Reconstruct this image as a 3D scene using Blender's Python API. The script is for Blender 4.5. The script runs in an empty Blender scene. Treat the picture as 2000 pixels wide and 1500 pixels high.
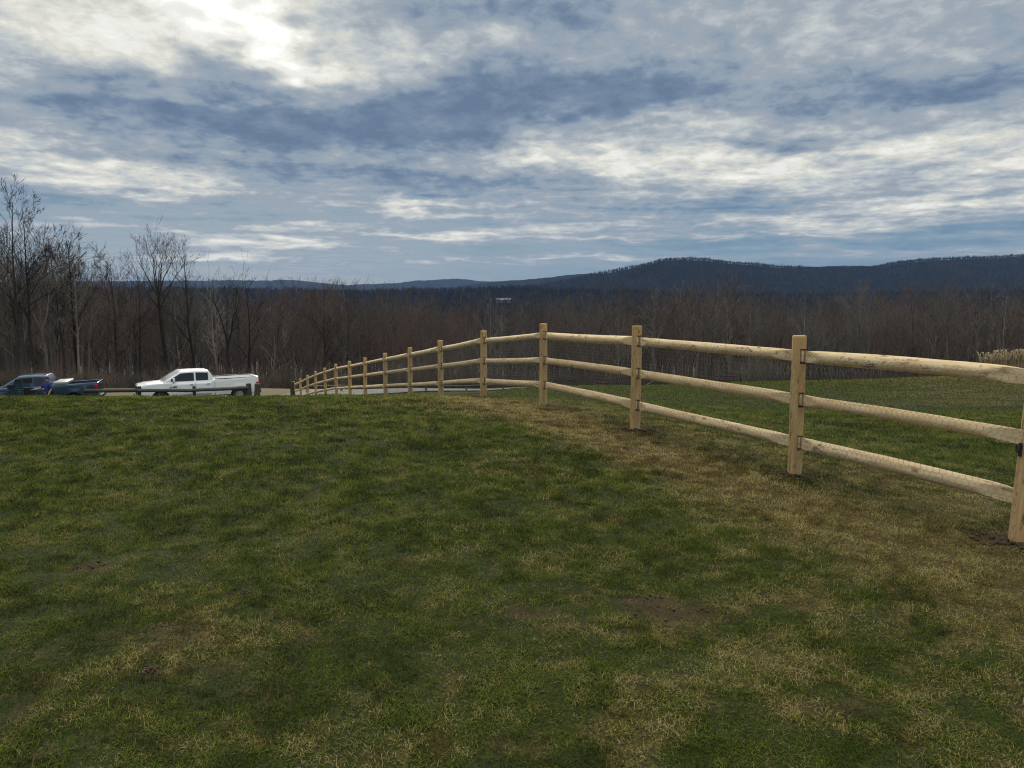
import bpy, bmesh, math, random
import numpy as np
from mathutils import Vector, Matrix
R = math.radians
S = bpy.context.scene
COL = S.collection
rng = np.random.default_rng(7)
random.seed(7)

# ------------------------------------------------------------------ camera
F = 1480.0
PITCH = math.atan(170/F)
EYE = 1.65
cam_d = bpy.data.cameras.new("camera"); cam = bpy.data.objects.new("camera", cam_d); COL.objects.link(cam)
cam.location = (0, 0, EYE); cam.rotation_euler = (math.pi/2-PITCH, 0, 0)
cam_d.sensor_width = 36; cam_d.lens = 36*F/2000
cam_d.clip_start = 0.05; cam_d.clip_end = 30000
S.camera = cam
SP, CP = math.sin(PITCH), math.cos(PITCH)
def us(px, py):
    """pixel of the photo -> (X/Y, height/Y) of its ray"""
    c = (px-1000)/F; r = (750-py)/F
    d = CP+r*SP
    return c/d, (-SP+r*CP)/d
def slope(py): return us(1000, py)[1]
def lin(c): return tuple(((x/255/12.92) if x/255 <= .04045 else ((x/255+.055)/1.055)**2.4) for x in c)

# ------------------------------------------------------------------ node helper
class G:
    def __init__(s, tree, clear=True):
        s.t = tree
        if clear: tree.nodes.clear()
    def n(s, typ, *ins, out=0, **kw):
        nd = s.t.nodes.new(typ)
        for k, v in kw.items():
            if k.startswith("i_"): s.put(nd.inputs[k[2:].replace("_", " ")], v)
            else: setattr(nd, k, v)
        for i, v in enumerate(ins):
            if v is not None: s.put(nd.inputs[i], v)
        return nd.outputs[out]
    def put(s, sock, v):
        if isinstance(v, bpy.types.NodeSocket): s.t.links.new(v, sock)
        else: sock.default_value = v
    def m(s, op, a, b=None, c=None, clamp=False):
        nd = s.t.nodes.new("ShaderNodeMath"); nd.operation = op; nd.use_clamp = clamp
        for i, v in enumerate((a, b, c)):
            if v is not None: s.put(nd.inputs[i], v)
        return nd.outputs[0]
    def v(s, op, a, b=None, c=None, out=0):
        nd = s.t.nodes.new("ShaderNodeVectorMath"); nd.operation = op
        for i, v in enumerate((a, b, c)):
            if v is not None: s.put(nd.inputs[i], v)
        return nd.outputs[out]
    def noise(s, vec, scale, detail=3, rough=.55, dist=0, out=0):
        nd = s.t.nodes.new("ShaderNodeTexNoise")
        if vec is not None: s.put(nd.inputs["Vector"], vec)
        nd.inputs["Scale"].default_value = scale; nd.inputs["Detail"].default_value = detail
        nd.inputs["Roughness"].default_value = rough; nd.inputs["Distortion"].default_value = dist
        return nd.outputs[out]
    def ramp(s, fac, stops, interp="LINEAR"):
        nd = s.t.nodes.new("ShaderNodeValToRGB"); s.put(nd.inputs[0], fac)
        cr = nd.color_ramp; cr.interpolation = interp
        while len(cr.elements) < len(stops): cr.elements.new(.5)
        for e, (p, c) in zip(cr.elements, stops):
            e.position = p; e.color = (*c, 1) if len(c) == 3 else c
        return nd.outputs[0]
    def rng(s, v, a, b, c=0., d=1., smooth=True):
        nd = s.t.nodes.new("ShaderNodeMapRange"); nd.interpolation_type = "SMOOTHSTEP" if smooth else "LINEAR"
        for i, x in enumerate((v, a, b, c, d)): s.put(nd.inputs[i], x)
        return nd.outputs[0]
    def mix(s, f, a, b, mode="MIX"):
        nd = s.t.nodes.new("ShaderNodeMix"); nd.data_type = "RGBA"; nd.blend_type = mode
        for i, x in ((0, f), (6, a), (7, b)):
            if isinstance(x, tuple) and len(x) == 3: x = (*x, 1)
            s.put(nd.inputs[i], x)
        return nd.outputs[2]
    def attr(s, name, out=2):
        nd = s.t.nodes.new("ShaderNodeAttribute"); nd.attribute_name = name
        return nd.outputs[out]
def grey(x): return (x, x, x)

# ------------------------------------------------------------------ world and sky
SUN_AZ, SUN_EL = -19.5, 19.0       # degrees; azimuth from the view direction, left negative
world = bpy.data.worlds.new("World"); S.world = world; world.use_nodes = True
def build_sky():
    g = G(world.node_tree)
    d = g.n("ShaderNodeTexCoord")
    d = g.v("NORMALIZE", d)
    sx = g.t.nodes.new("ShaderNodeSeparateXYZ"); g.put(sx.inputs[0], d)
    x, y, z = sx.outputs
    az = g.m("MULTIPLY", g.m("ARCTAN2", x, y), 57.2958)
    el = g.m("MULTIPLY", g.m("ARCSINE", z), 57.2958)
    # cloud layer plane: foreshortens towards the horizon
    zz = g.m("ADD", g.m("MAXIMUM", z, 0.0), 0.19)
    pv = g.n("ShaderNodeCombineXYZ", g.m("DIVIDE", x, zz), g.m("DIVIDE", y, zz), 0.0)
    w1 = g.noise(pv, 2.2, 4, .55, out=1)
    wv = g.v("MULTIPLY", g.v("SUBTRACT", w1, (.5, .5, .5)), (13., 5.5, 0.))
    w2 = g.noise(pv, 7.0, 3, .5, out=1)
    wv2 = g.v("MULTIPLY", g.v("SUBTRACT", w2, (.5, .5, .5)), (4.5, 2.0, 0.))
    elf = g.rng(el, 0., 9., .25, 1.)
    q = g.n("ShaderNodeCombineXYZ", az, el, 0.)
    q = g.v("ADD", q, g.v("MULTIPLY", g.v("ADD", wv, wv2), g.n("ShaderNodeCombineXYZ", 1., elf, 0.)))
    blobs = [  # px, py, rx, ry, amount
        (450, 5, 100, 42, .52), (522, 50, 70, 42, .58), (528, 124, 64, 14, .50), (700, 160, 130, 35, .28),
        (150, 60, 260, 90, .36), (330, 90, 150, 40, .12), (60, 20, 100, 40, .08), (800, 110, 110, 60, .16), (940, 95, 45, 22, .26),
        (970, 10, 90, 20, .2), (640, 10, 90, 30, .15), (1120, 105, 120, 25, .12), (1210, 60, 90, 25, .12),
        (130, 330, 210, 50, .32), (380, 368, 110, 22, .30), (330, 310, 150, 16, .12), (60, 270, 120, 25, .12), (560, 310, 120, 20, .10),
        (1000, 305, 90, 30, .30), (1180, 320, 240, 42, .27), (1420, 325, 190, 30, .22), (1385, 235, 60, 36, .30),
        (1110, 255, 130, 18, .25), (1800, 275, 260, 38, .20), (1750, 350, 280, 35, .18), (1960, 330, 110, 70, .15),
        (1560, 100, 260, 60, .10), (1850, 60, 200, 40, .06), (1440, 145, 120, 14, .14),
        (500, 478, 120, 13, .60), (400, 500, 110, 7, .4), (720, 455, 90, 8, .30), (830, 405, 80, 8, .34), (870, 462, 100, 7, .34), (1330, 445, 90, 7, .25),
        (1640, 435, 130, 14, .30), (1180, 463, 90, 5, .3), (1500, 461, 120, 5, .3), (560, 505, 140, 5, .2), (930, 506, 120, 3.5, .35),
        (1900, 400, 160, 18, .18), (200, 445, 60, 10, .1), (650, 520, 60, 3, .2), (1200, 505, 90, 3, .2), (1250, 345, 150, 20, .15),
        (450, 215, 190, 46, -.34), (620, 245, 300, 48, -.34), (860, 215, 150, 50, -.32), (415, 112, 40, 22, -.42), (400, 20, 22, 14, -.3), (590, 25, 40, 14, -.35), (580, 75, 30, 16, -.35),
        (960, 150, 110, 50, -.14), (1250, 160, 110, 34, -.34), (1390, 150, 60, 22, -.22), (1180, 190, 220, 36, -.34),
        (1090, 62, 100, 26, -.34), (1150, 20, 160, 20, -.10), (870, 50, 70, 30, -.20), (920, 30, 70, 20, -.2),
        (1640, 160, 110, 30, -.24), (1880, 170, 160, 36, -.26), (1780, 205, 200, 26, -.10), (1950, 110, 90, 40, -.10),
        (1530, 274, 170, 13, -.42), (1280, 262, 70, 7, -.25), (60, 155, 120, 30, -.16), (210, 190, 140, 34, -.18), (60, 215, 140, 22, -.10),
        (180, 290, 130, 18, -.26), (380, 300, 120, 20, -.18), (560, 345, 150, 20, -.12), (880, 350, 170, 26, -.26), (1080, 372, 200, 24, -.22),
        (200, 416, 190, 12, -.22), (300, 455, 300, 10, .10), (900, 400, 300, 14, .08), (1000, 440, 500, 12, .06), (60, 405, 100, 14, -.2), (480, 415, 160, 14, -.2), (1420, 405, 200, 12, -.14), (1700, 345, 90, 10, -.16),
        (700, 380, 130, 12, -.10), (250, 470, 180, 14, -.18), (1250, 415, 180, 8, -.12), (1850, 455, 260, 14, -.24), (1400, 480, 300, 8, -.2), (850, 535, 600, 12, -.12),
        (1650, 225, 160, 18, .10), (1500, 200, 120, 20, -.06),
    ]
    acc = 0.0
    for (px, py, rx, ry, a) in blobs:
        u, s_ = us(px, py)
        ca = math.degrees(math.atan(u)); ce = math.degrees(math.atan(s_*math.cos(math.atan(u))))
        kx = 1/(rx*.0387*math.cos(math.radians(ca))**1.6*1.25); ky = 1/(ry*.0387*1.25)
        dv = g.v("MULTIPLY_ADD", q, (kx, ky, 0.), (-ca*kx, -ce*ky, 0.))
        e = g.m("POWER", .3679, g.v("DOT_PRODUCT", dv, dv, out=1))
        acc = g.m("MULTIPLY_ADD", e, a, acc)
    f1 = g.noise(pv, 2.0, 5, .55, .4)
    st = g.v("MULTIPLY", pv, (1., .85, 1.))
    f2 = g.noise(st, 6.0, 5, .56, .35)
    f3 = g.noise(g.v("MULTIPLY", pv, (1.0, .9, 1.)), 17., 4, .6, .3)
    fade = g.rng(el, 1., 8., .45, 1.)
    tex = g.m("MULTIPLY_ADD", g.m("SUBTRACT", f1, .5), .55, .47)
    tex = g.m("MULTIPLY_ADD", g.m("MULTIPLY", g.m("SUBTRACT", f2, .5), fade), .80, tex)
    tex = g.m("MULTIPLY_ADD", g.m("MULTIPLY", g.m("SUBTRACT", f3, .5), fade), .66, tex)
    # thin streaks low over the horizon
    sq = g.v("MULTIPLY", g.v("ADD", g.n("ShaderNodeCombineXYZ", az, el, 0.), g.v("MULTIPLY", wv, (.2, .1, 0.))), (.07, 1.05, 0.))
    f4 = g.noise(sq, 1.5, 5, .6, .2)
    low = g.rng(el, 12., 4., 0., 1.)
    f5 = g.noise(g.v("MULTIPLY", g.v("ADD", g.n("ShaderNodeCombineXYZ", az, el, 3.), g.v("MULTIPLY", wv, (.3, .2, 0.))), (.075, .50, 1.)), 1.3, 5, .6, .3)
    tex = g.m("MULTIPLY_ADD", g.m("MULTIPLY", g.m("SUBTRACT", f5, .5), g.rng(el, 20., 7., 0., 1.)), .85, tex)
    tex = g.m("MULTIPLY_ADD", g.m("MULTIPLY", g.m("SUBTRACT", f4, .5), low), 1.5, tex)
    V = g.m("ADD", tex, acc)
    V = g.m("ADD", V, g.rng(el, 7., 1.5, 0., -.12))
    V = g.m("SMOOTH_MAX", V, g.m("MULTIPLY_ADD", g.m("SUBTRACT", f2, .5), .9, g.m("MULTIPLY_ADD", g.m("SUBTRACT", f3, .5), .35, .07)), .22)
    col = g.ramp(V, [(0., lin((104, 124, 150))), (.16, lin((120, 139, 162))), (.32, lin((146, 161, 176))), (.50, lin((161, 170, 180))),
                     (.70, lin((192, 198, 200))), (.88, lin((222, 221, 211))), (1., lin((240, 239, 232)))])
    boost = g.rng(V, 1., 1.5, 1., 1.5)
    col = g.mix(1., col, g.n("ShaderNodeCombineXYZ", boost, boost, boost), "MULTIPLY")
    # thin blue air between the clouds
    sky = g.t.nodes.new("ShaderNodeTexSky"); sky.sky_type = "NISHITA"; sky.sun_disc = False
    sky.sun_elevation = R(SUN_EL); sky.sun_rotation = R(SUN_AZ)
    sky.air_density = 1.3; sky.dust_density = .6; sky.ozone_density = 2.0
    skyc = g.mix(.8, g.mix(1., sky.outputs[0], (.078, .088, .088), "MULTIPLY"), lin((104, 146, 178)))
    thin = g.m("MULTIPLY", g.rng(V, .55, .2, 0., 1.), g.rng(el, 10., 2., .0, .6))
    col = g.mix(thin, col, skyc)
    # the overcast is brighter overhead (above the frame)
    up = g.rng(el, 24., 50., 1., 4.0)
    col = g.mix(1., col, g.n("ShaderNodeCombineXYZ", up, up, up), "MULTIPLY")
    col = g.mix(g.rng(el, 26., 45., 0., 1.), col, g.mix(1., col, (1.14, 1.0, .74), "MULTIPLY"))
    below = g.rng(el, -1., -6., 0., 1.)
    col = g.mix(below, col, (.03, .035, .03))
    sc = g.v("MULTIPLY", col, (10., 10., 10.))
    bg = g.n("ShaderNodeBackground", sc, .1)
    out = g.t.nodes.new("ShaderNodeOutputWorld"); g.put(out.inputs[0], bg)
build_sky()
sd = bpy.data.lights.new("sun", "SUN"); sd.energy = 1.5; sd.angle = R(12); sd.color = (1., .93, .82)
sun = bpy.data.objects.new("sun", sd); COL.objects.link(sun)
a_, e_ = R(SUN_AZ), R(SUN_EL)
sun.rotation_euler = Vector((math.sin(a_)*math.cos(e_), math.cos(a_)*math.cos(e_), math.sin(e_))).to_track_quat("Z", "Y").to_euler()
vs = S.view_settings
vs.view_transform = "Standard"; vs.look = "None"; vs.exposure = 0; vs.gamma = 1; vs.use_curve_mapping = False
S.cycles.max_bounces = 5; S.cycles.diffuse_bounces = 2; S.cycles.glossy_bounces = 2; S.cycles.transparent_max_bounces = 6
S.cycles.volume_bounces = 0; S.cycles.sample_clamp_indirect = 3.; S.cycles.use_denoising = True; S.cycles.filter_width = 1.15
try: S.cycles.denoising_prefilter = "NONE"
except Exception: pass

# ------------------------------------------------------------------ object helpers
def tag(o, label=None, cat=None, group=None, kind=None):
    if label: o["label"] = label
    if cat: o["category"] = cat
    if group: o["group"] = group
    if kind: o["kind"] = kind
    return o
def empty(name, loc=(0, 0, 0), rz=0):
    o = bpy.data.objects.new(name, None); COL.objects.link(o); o.empty_display_size = .2
    o.location = loc; o.rotation_euler = (0, 0, rz); return o
def link(name, me, mat=None, parent=None):
    o = bpy.data.objects.new(name, me); COL.objects.link(o)
    if mat: me.materials.append(mat)
    if parent: o.parent = parent
    return o
def npmesh(name, V, Fc, smooth=False):
    """V (n,3); Fc (m,3) or (m,4)"""
    me = bpy.data.meshes.new(name)
    V = np.asarray(V, np.float32); Fc = np.asarray(Fc, np.int32); k = Fc.shape[1]
    me.vertices.add(len(V)); me.vertices.foreach_set("co", V.ravel())
    me.loops.add(Fc.size); me.loops.foreach_set("vertex_index", Fc.ravel())
    me.polygons.add(len(Fc)); me.polygons.foreach_set("loop_start", np.arange(0, Fc.size, k, dtype=np.int32))
    if smooth: me.polygons.foreach_set("use_smooth", np.ones(len(Fc), bool))
    me.update(calc_edges=True)
    return me
def vattr(me, name, arr):
    a = me.attributes.new(name, "FLOAT", "POINT"); a.data.foreach_set("value", np.asarray(arr, np.float32))
def bmobj(name, bm, mat, parent=None, smooth=False):
    me = bpy.data.meshes.new(name); bmesh.ops.recalc_face_normals(bm, faces=bm.faces)
    bm.to_mesh(me); bm.free()
    if smooth:
        for p in me.polygons: p.use_smooth = True
    return link(name, me, mat, parent)
def frames(D):
    D = D/np.maximum(np.linalg.norm(D, axis=1, keepdims=True), 1e-9)
    A = np.where(np.abs(D[:, 2:3]) < .9, np.array([[0, 0, 1.]]), np.array([[1., 0, 0]]))
    U = np.cross(D, A); U /= np.linalg.norm(U, axis=1, keepdims=True)
    return U, np.cross(D, U)
def tubes(P0, P1, R0, R1, sides=3):
    P0, P1, R0, R1 = map(lambda a: np.asarray(a, float), (P0, P1, R0, R1))
    U, W = frames(P1-P0); n = len(P0)
    ang = np.arange(sides)*2*math.pi/sides
    c, s_ = np.cos(ang), np.sin(ang)
    ring = U[:, None]*c[None, :, None]+W[:, None]*s_[None, :, None]
    V = np.concatenate([P0[:, None]+ring*R0[:, None, None], P1[:, None]+ring*R1[:, None, None]], 1)
    base = (np.arange(n)*2*sides)[:, None, None]
    k = np.arange(sides); k2 = (k+1) % sides
    f = np.stack([k, k2, k2+sides, k+sides], 1)[None]
    return V.reshape(-1, 3), (base+f).reshape(-1, 4)
# value noise
def vn(x, y, seed=0):
    x = np.asarray(x, float); y = np.asarray(y, float)
    xi = np.floor(x).astype(np.int64); yi = np.floor(y).astype(np.int64)
    fx = x-xi; fy = y-yi; fx = fx*fx*(3-2*fx); fy = fy*fy*(3-2*fy)
    def h(a, b):
        n = (a*374761393+b*668265263+seed*1442695041) & 0xffffffff
        n = ((n ^ (n >> 13))*1274126177) & 0xffffffff
        return ((n ^ (n >> 16)) & 0xffff)/65535.
    return (h(xi, yi)*(1-fx)+h(xi+1, yi)*fx)*(1-fy)+(h(xi, yi+1)*(1-fx)+h(xi+1, yi+1)*fx)*fy
def fbm(x, y, seed=0, o=4):
    t = 0; a = .5; n = 0
    for i in range(o):
        t = t+a*vn(np.asarray(x)*2**i+7.3*i, np.asarray(y)*2**i-3.1*i, seed+i); n += a; a *= .55
    return t/n

# ------------------------------------------------------------------ terrain height
YR = np.array([0, 2.5, 5, 7, 9.4, 12, 15, 20, 25, 30, 35, 38, 41.4, 44, 47, 50, 52, 57, 62, 70, 85, 100, 130, 170, 250, 400, 700, 1000.])
UC = np.array([-.9, -.64, -.40, -.27, -.15, -.04, .04, .17, .38, .65, .9])
def row(d):
    k = sorted(d); return np.interp(YR, k, [d[i] for i in k])
far_ = {130: 18.5, 170: 23, 250: 33, 400: 48, 700: 62, 1000: 68}
lf = {0: 1.65, 7: 1.64, 9.4: 1.60, 12: 1.62, 15: 2.02, 20: 2.75, 30: 4.25, 38: 5.52}
TB = np.stack([
    row({**lf, 38: 5.9, 41.4: 6.2, 44: 6.3, 47: 6.35, 52: 6.5, 62: 7.6, 70: 8.8, 85: 11, 100: 13.5, **far_}),
    row({**lf, 38: 5.8, 41.4: 6.22, 44: 6.28, 47: 6.2, 52: 6.3, 62: 7.6, 70: 8.8, 85: 11, 100: 13.5, **far_}),
    row({**lf, 38: 5.65, 41.4: 6.12, 44: 6.2, 47: 6.22, 52: 6.25, 57: 6.85, 62: 7.7, 70: 9, 85: 11.5, 100: 14, **far_}),
    row({0: 1.65, 9.4: 1.63, 12: 1.64, 15: 1.98, 20: 2.66, 25: 3.36, 30: 4.02, 35: 4.74, 38: 5.2, 41.4: 5.75, 44: 6.1, 47: 6.2, 50: 6.28, 52: 6.33, 57: 6.9, 62: 7.9, 70: 9.2, 85: 11.8, 100: 14.3, **far_}),
    row({0: 1.65, 9.4: 1.64, 12: 1.65, 15: 1.98, 20: 2.64, 25: 3.3, 30: 3.95, 35: 4.65, 41.4: 5.55, 47: 6.3, 50: 6.6, 52: 6.75, 57: 6.95, 62: 7.4, 70: 9.0, 85: 11.8, 100: 14.3, **far_}),
    row({0: 1.65, 9.4: 1.65, 12: 1.68, 15: 1.98, 20: 2.62, 25: 3.28, 30: 3.9, 41.4: 5.3, 50: 6.4, 57: 7.12, 62: 7.5, 70: 8.7, 85: 11.3, 100: 14, **far_}),
    row({0: 1.65, 9.4: 1.65, 12: 1.73, 15: 2.05, 20: 2.65, 30: 3.8, 41.4: 5.1, 50: 6.05, 62: 7.35, 75: 8.8, 85: 9.95, 92: 10.9, 100: 12.8, **far_}),
    row({0: 1.65, 7: 1.65, 9.4: 1.655, 12: 1.85, 15: 2.15, 20: 2.7, 30: 3.85, 41.4: 5.08, 62: 7.4, 85: 9.95, 95: 11.05, 100: 11.8, **far_}),
    row({0: 1.65, 5: 1.64, 7: 1.65, 9.4: 1.82, 12: 2.05, 15: 2.35, 20: 2.9, 30: 3.9, 41.4: 4.95, 62: 7.0, 85: 9.4, 95: 10.5, 100: 11.4, **far_}),
    row({0: 1.65, 5: 1.63, 7: 1.72, 9.4: 1.88, 12: 2.1, 15: 2.35, 20: 2.78, 30: 3.6, 41.4: 4.5, 62: 6.4, 75: 7.7, 85: 9.1, 100: 12, **far_}),
    row({0: 1.65, 5: 1.63, 7: 1.7, 9.4: 1.85, 12: 2.05, 20: 2.65, 30: 3.5, 41.4: 4.5, 62: 6.6, 75: 8.1, 85: 9.6, 100: 12, **far_}),
])
# far ridges: distance of the crest, width, crest line (px, py)
RIDGES = [
    (1450, 420, [(-400, 560), (0, 566), (200, 567), (560, 570), (700, 573), (900, 569), (1000, 568), (1150, 572), (1400, 580), (1700, 578), (2000, 572), (2400, 565)]),
    (2300, 620, [(-400, 600), (800, 600), (900, 580), (1000, 566), (1100, 552), (1200, 531), (1220, 527), (1250, 520), (1275, 515), (1290, 511), (1330, 507.5), (1355, 508), (1380, 510), (1430, 515), (1480, 519), (1530, 524), (1600, 527), (1700, 525), (1740, 519.5), (1775, 514), (1800, 511.5), (1850, 507), (1900, 505), (1950, 504), (2000, 502), (2200, 495), (2500, 500)]),
    (3700, 700, [(-400, 575), (700, 575), (850, 565), (920, 556), (960, 551), (1000, 548), (1040, 545), (1060, 543), (1100, 538), (1130, 535), (1150, 534), (1180, 535), (1210, 533), (1300, 530), (1450, 526), (1560, 522.5), (1620, 519.5), (1680, 518.5), (1700, 519), (1740, 521), (1800, 525), (2000, 530), (2500, 530)]),
    (6000, 1000, [(-400, 545), (0, 550), (250, 549), (330, 548), (400, 548.5), (440, 547), (480, 547.5), (520, 548), (545, 546.5), (570, 547), (600, 550), (622, 552), (659, 556), (690, 557), (721, 555), (750, 553.5), (783, 552), (814, 548), (863, 545), (885, 544), (907, 545), (938, 549), (969, 550.5), (1000, 550), (1200, 552), (1500, 545), (2000, 545), (2500, 540)]),
]
def ground_drop(X, Y):
    X = np.asarray(X, float); Y = np.asarray(Y, float)
    Yc = np.clip(Y, 1.5, 999.9); u = np.clip(X/Yc, -.9, .9)
    iy = np.clip(np.searchsorted(YR, Yc, side="right")-1, 0, len(YR)-2); fy = (Yc-YR[iy])/(YR[iy+1]-YR[iy])
    iu = np.clip(np.searchsorted(UC, u, side="right")-1, 0, len(UC)-2); fu = (u-UC[iu])/(UC[iu+1]-UC[iu]); fu = fu*fu*(3-2*fu)*.6+fu*.4
    a = TB[iu, iy]*(1-fy)+TB[iu, iy+1]*fy; b = TB[iu+1, iy]*(1-fy)+TB[iu+1, iy+1]*fy
    return a*(1-fu)+b*fu
def smooth_drop(X, Y):
    # light smoothing of the table along the slope
    Y = np.asarray(Y, float); k = np.clip(np.abs(Y)*.05, .1, 2.)
    return (ground_drop(X, Y-k)+2*ground_drop(X, Y)+ground_drop(X, Y+k))/4
def zg(X, Y):
    X = np.asarray(X, float); Y = np.asarray(Y, float)
    z = EYE-smooth_drop(X, Y)
    far = Y > 700
    if np.any(far):
        Yf = np.maximum(Y, 700); u = np.clip(X/Yf, -1.6, 1.6)
        for (Y0, w, cr) in RIDGES:
            uu = [us(p, q)[0] for p, q in cr]; ss = [us(p, q)[1] for p, q in cr]
            crest = EYE+np.interp(u, uu, ss)*Y0 + (fbm(u*60*Y0/2300, u*0+Y0, 3, 3)-.5)*Y0*.0018
            base = -66.
            t = np.clip(np.abs(Yf-Y0)/w, 0, 1); bell = .5+.5*np.cos(math.pi*t)
            rough = (fbm(X/160, Y/220, int(Y0), 4)-.5)*26*np.sin(math.pi*np.clip(t, 0, 1))
            zr = base+(crest-base)*bell+rough*(t < 1)
            z = np.where(far, np.maximum(z, zr), z)
    return z
ROADC = [(-75, 45.5), (-45, 44.2), (-27, 43.0), (-17, 42.6), (-13.0, 44.0), (-12.5, 48.0), (-11.5, 52.5), (-8.5, 56.5), (-4, 59.6), (.6, 62.0), (2.6, 66), (2.0, 74), (-3, 84)]
def road_pts(n=160):
    P = np.array(ROADC, float); out = []
    for i in range(len(P)-1):
        p0, p1, p2, p3 = P[max(i-1, 0)], P[i], P[i+1], P[min(i+2, len(P)-1)]
        for t in np.linspace(0, 1, 14, endpoint=False):
            out.append(.5*((2*p1)+(-p0+p2)*t+(2*p0-5*p1+4*p2-p3)*t*t+(-p0+3*p1-3*p2+p3)*t**3))
    out.append(P[-1]); return np.array(out)
RP = road_pts()
def road_dist(X, Y):
    X = np.asarray(X, float).ravel(); Y = np.asarray(Y, float).ravel()
    d = np.full(X.shape, 99.)
    m = (Y > 35) & (Y < 90) & (np.abs(X) < 90)
    if m.any():
        q = np.stack([X[m], Y[m]], 1)
        d[m] = np.min(np.linalg.norm(q[:, None]-RP[None, ::2], axis=2), 1)
    return d

# ------------------------------------------------------------------ fence posts
FP = []   # X, Y, ground z
def place_post(X, Y, top_s=None):
    FP.append((X, Y))
near = [(3.38, 4.9, 1.63), (2.64, 6.94, 1.65), (1.55, 9.42, 1.655)]
POSTS = [(x, y, EYE-d) for x, y, d in near]
tops = [(1061.5, 632), (943.8, 645.8), (860.7, 665), (800.4, 679), (752.5, 689.7), (713, 698.7), (683.4, 705.4), (657, 711), (635.8, 718.7), (617.3, 725.4), (601.3, 732.7), (588, 739.7), (575.5, 745.3)]
for px, py in tops:
    u, s_ = us(px, py+40)
    s_ = us(px, py)[1]
    # ray against the straight line X = .53 - .412 (Y - 12.2)
    Y = (.53+.412*12.2)/(u+.412); X = u*Y
    POSTS.append((X, Y, EYE+s_*Y-1.30))
# line of the fence for lawn wear
FL = np.array([(p[0], p[1]) for p in POSTS])
def fence_dist(X, Y):
    """signed distance to the fence (positive: beyond/right of it)"""
    X = np.asarray(X, float); Y = np.asarray(Y, float)
    fx = np.interp(Y, FL[:, 1], FL[:, 0], left=np.nan, right=np.nan)
    fx = np.where(Y < 4.9, 3.38+(4.9-Y)*.33, np.where(np.isnan(fx), FL[-1, 0]-.41*(Y-FL[-1, 1]), fx))
    return (X-fx)*.92
def pxpt(px, py):
    """photo pixel on the lawn -> X, Y"""
    u, s_ = us(px, py); Y = 3.
    for _ in range(60): Y = .5*Y+.5*(float(smooth_drop(u*Y, Y))/-s_)
    return u*Y, Y
SPOTS = [(1260, 1168, .22, 1.), (1310, 1195, .30, .8), (1045, 1205, .17, .9), (1580, 1385, .24, .8), (330, 1228, .12, 1.), (300, 1310, .12, .8), (180, 1108, .22, .7),
         (470, 1158, .12, .8), (310, 942, .25, .6), (1950, 1050, .30, 1.), (1560, 930, .22, 1.), (1240, 842, .28, .9), (1062, 795, .45, .9), (1225, 1232, .12, .7), (1745, 865, .4, .6)]
SPOTW = [(*pxpt(a, b), r*.62, k) for a, b, r, k in SPOTS]
TANS = [(290, 1245, .45, .9), (960, 920, .6, .4), (800, 1080, .35, .5), (1300, 1180, .4, .9), (1510, 1275, .3, .8), (1230, 1390, .4, .6), (1680, 830, .8, .5),
        (1120, 1245, .3, .5), (640, 960, .5, .2), (330, 1190, .3, .4), (1800, 1090, .5, .6), (1600, 1180, .5, .3), (450, 1250, .3, .3), (90, 1300, .35, .5), (1900, 1420, .5, .4)]
TANW = [(*pxpt(a, b), r, k) for a, b, r, k in TANS]
def lawn_masks(X, Y):
    X = np.asarray(X, float); Y = np.asarray(Y, float)
    fd = fence_dist(X, Y)
    n1 = fbm(X*.55, Y*.55, 11, 4); n2 = fbm(X*1.9, Y*1.9, 21, 4); n3 = fbm(X*8, Y*8, 31, 3)
    # trodden yellow band on this side of the fence, and thin grey grass just beyond it
    band = (np.exp(-((fd+.66)/.58)**2)*1.25+.16*np.exp(-((fd+1.9)/.9)**2))*np.clip((16-Y)/2.5, 0, 1)
    band2 = np.exp(-((fd-.7)/.8)**2)*np.clip((16-Y)/3, 0, 1)*.55
    crest = np.exp(-((Y-12.2)/1.5)**2)*np.clip((X+2.6)/1.6, 0, 1)*np.clip(1-fd/1., 0, 1)*.6
    rightish = np.clip((X-.3)/3.5, 0, 1)*np.clip((9-Y)/3, 0, 1)*.04
    near_ = .35+.65*np.clip((Y-2.8)/2.5, 0, 1)
    base_ = .035+.11*np.clip((6.5-Y)/4, 0, 1)+.02*np.clip(X/4, -1, 1)
    dry = base_+.95*band+band2+crest*.8+rightish+(n1-.5)*.22+(n2-.5)*.42+(n3-.5)*1.2
    for (a, b, r, k) in TANW: dry = dry+.42*k*np.exp(-(((X-a)/(r*1.1))**2+((Y-b)/(r*.7))**2))
    u = X/np.maximum(Y, 1.5)
    # the rise of the far meadow is drier to the right
    dry = np.where((Y > 18) & (fd > 0), -.05+(n1-.5)*.5+np.clip((u-.34)/.25, 0, 1)*.58+np.clip((Y-30)/60, 0, 1)*.1+(n2-.5)*.4, dry)
    # dry strip behind the drive
    strip = np.clip((Y-46.2)/.5, 0, 1)*np.clip((-9.-X)/1., 0, 1)*np.clip((60-Y)/3, 0, 1)
    dry = np.maximum(dry, strip*1.6)
    bare = np.zeros_like(X)
    for (a, b, r, k) in SPOTW: bare = np.maximum(bare, k*np.clip(1.25-np.sqrt(((X-a)/(r*1.35))**2+((Y-b)/(r*.6))**2)-(n3-.5)*1.6, 0, 1))
    bare = np.clip(bare+np.clip((fbm(X*3.1, Y*3.1, 77, 3)-.73)*5, 0, .5)*(Y < 16), 0, 1)
    return np.clip(dry, 0, np.where(Y > 40, 1.6, .25+.75*np.clip(Y/6, .55, 1.2))), bare

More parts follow.
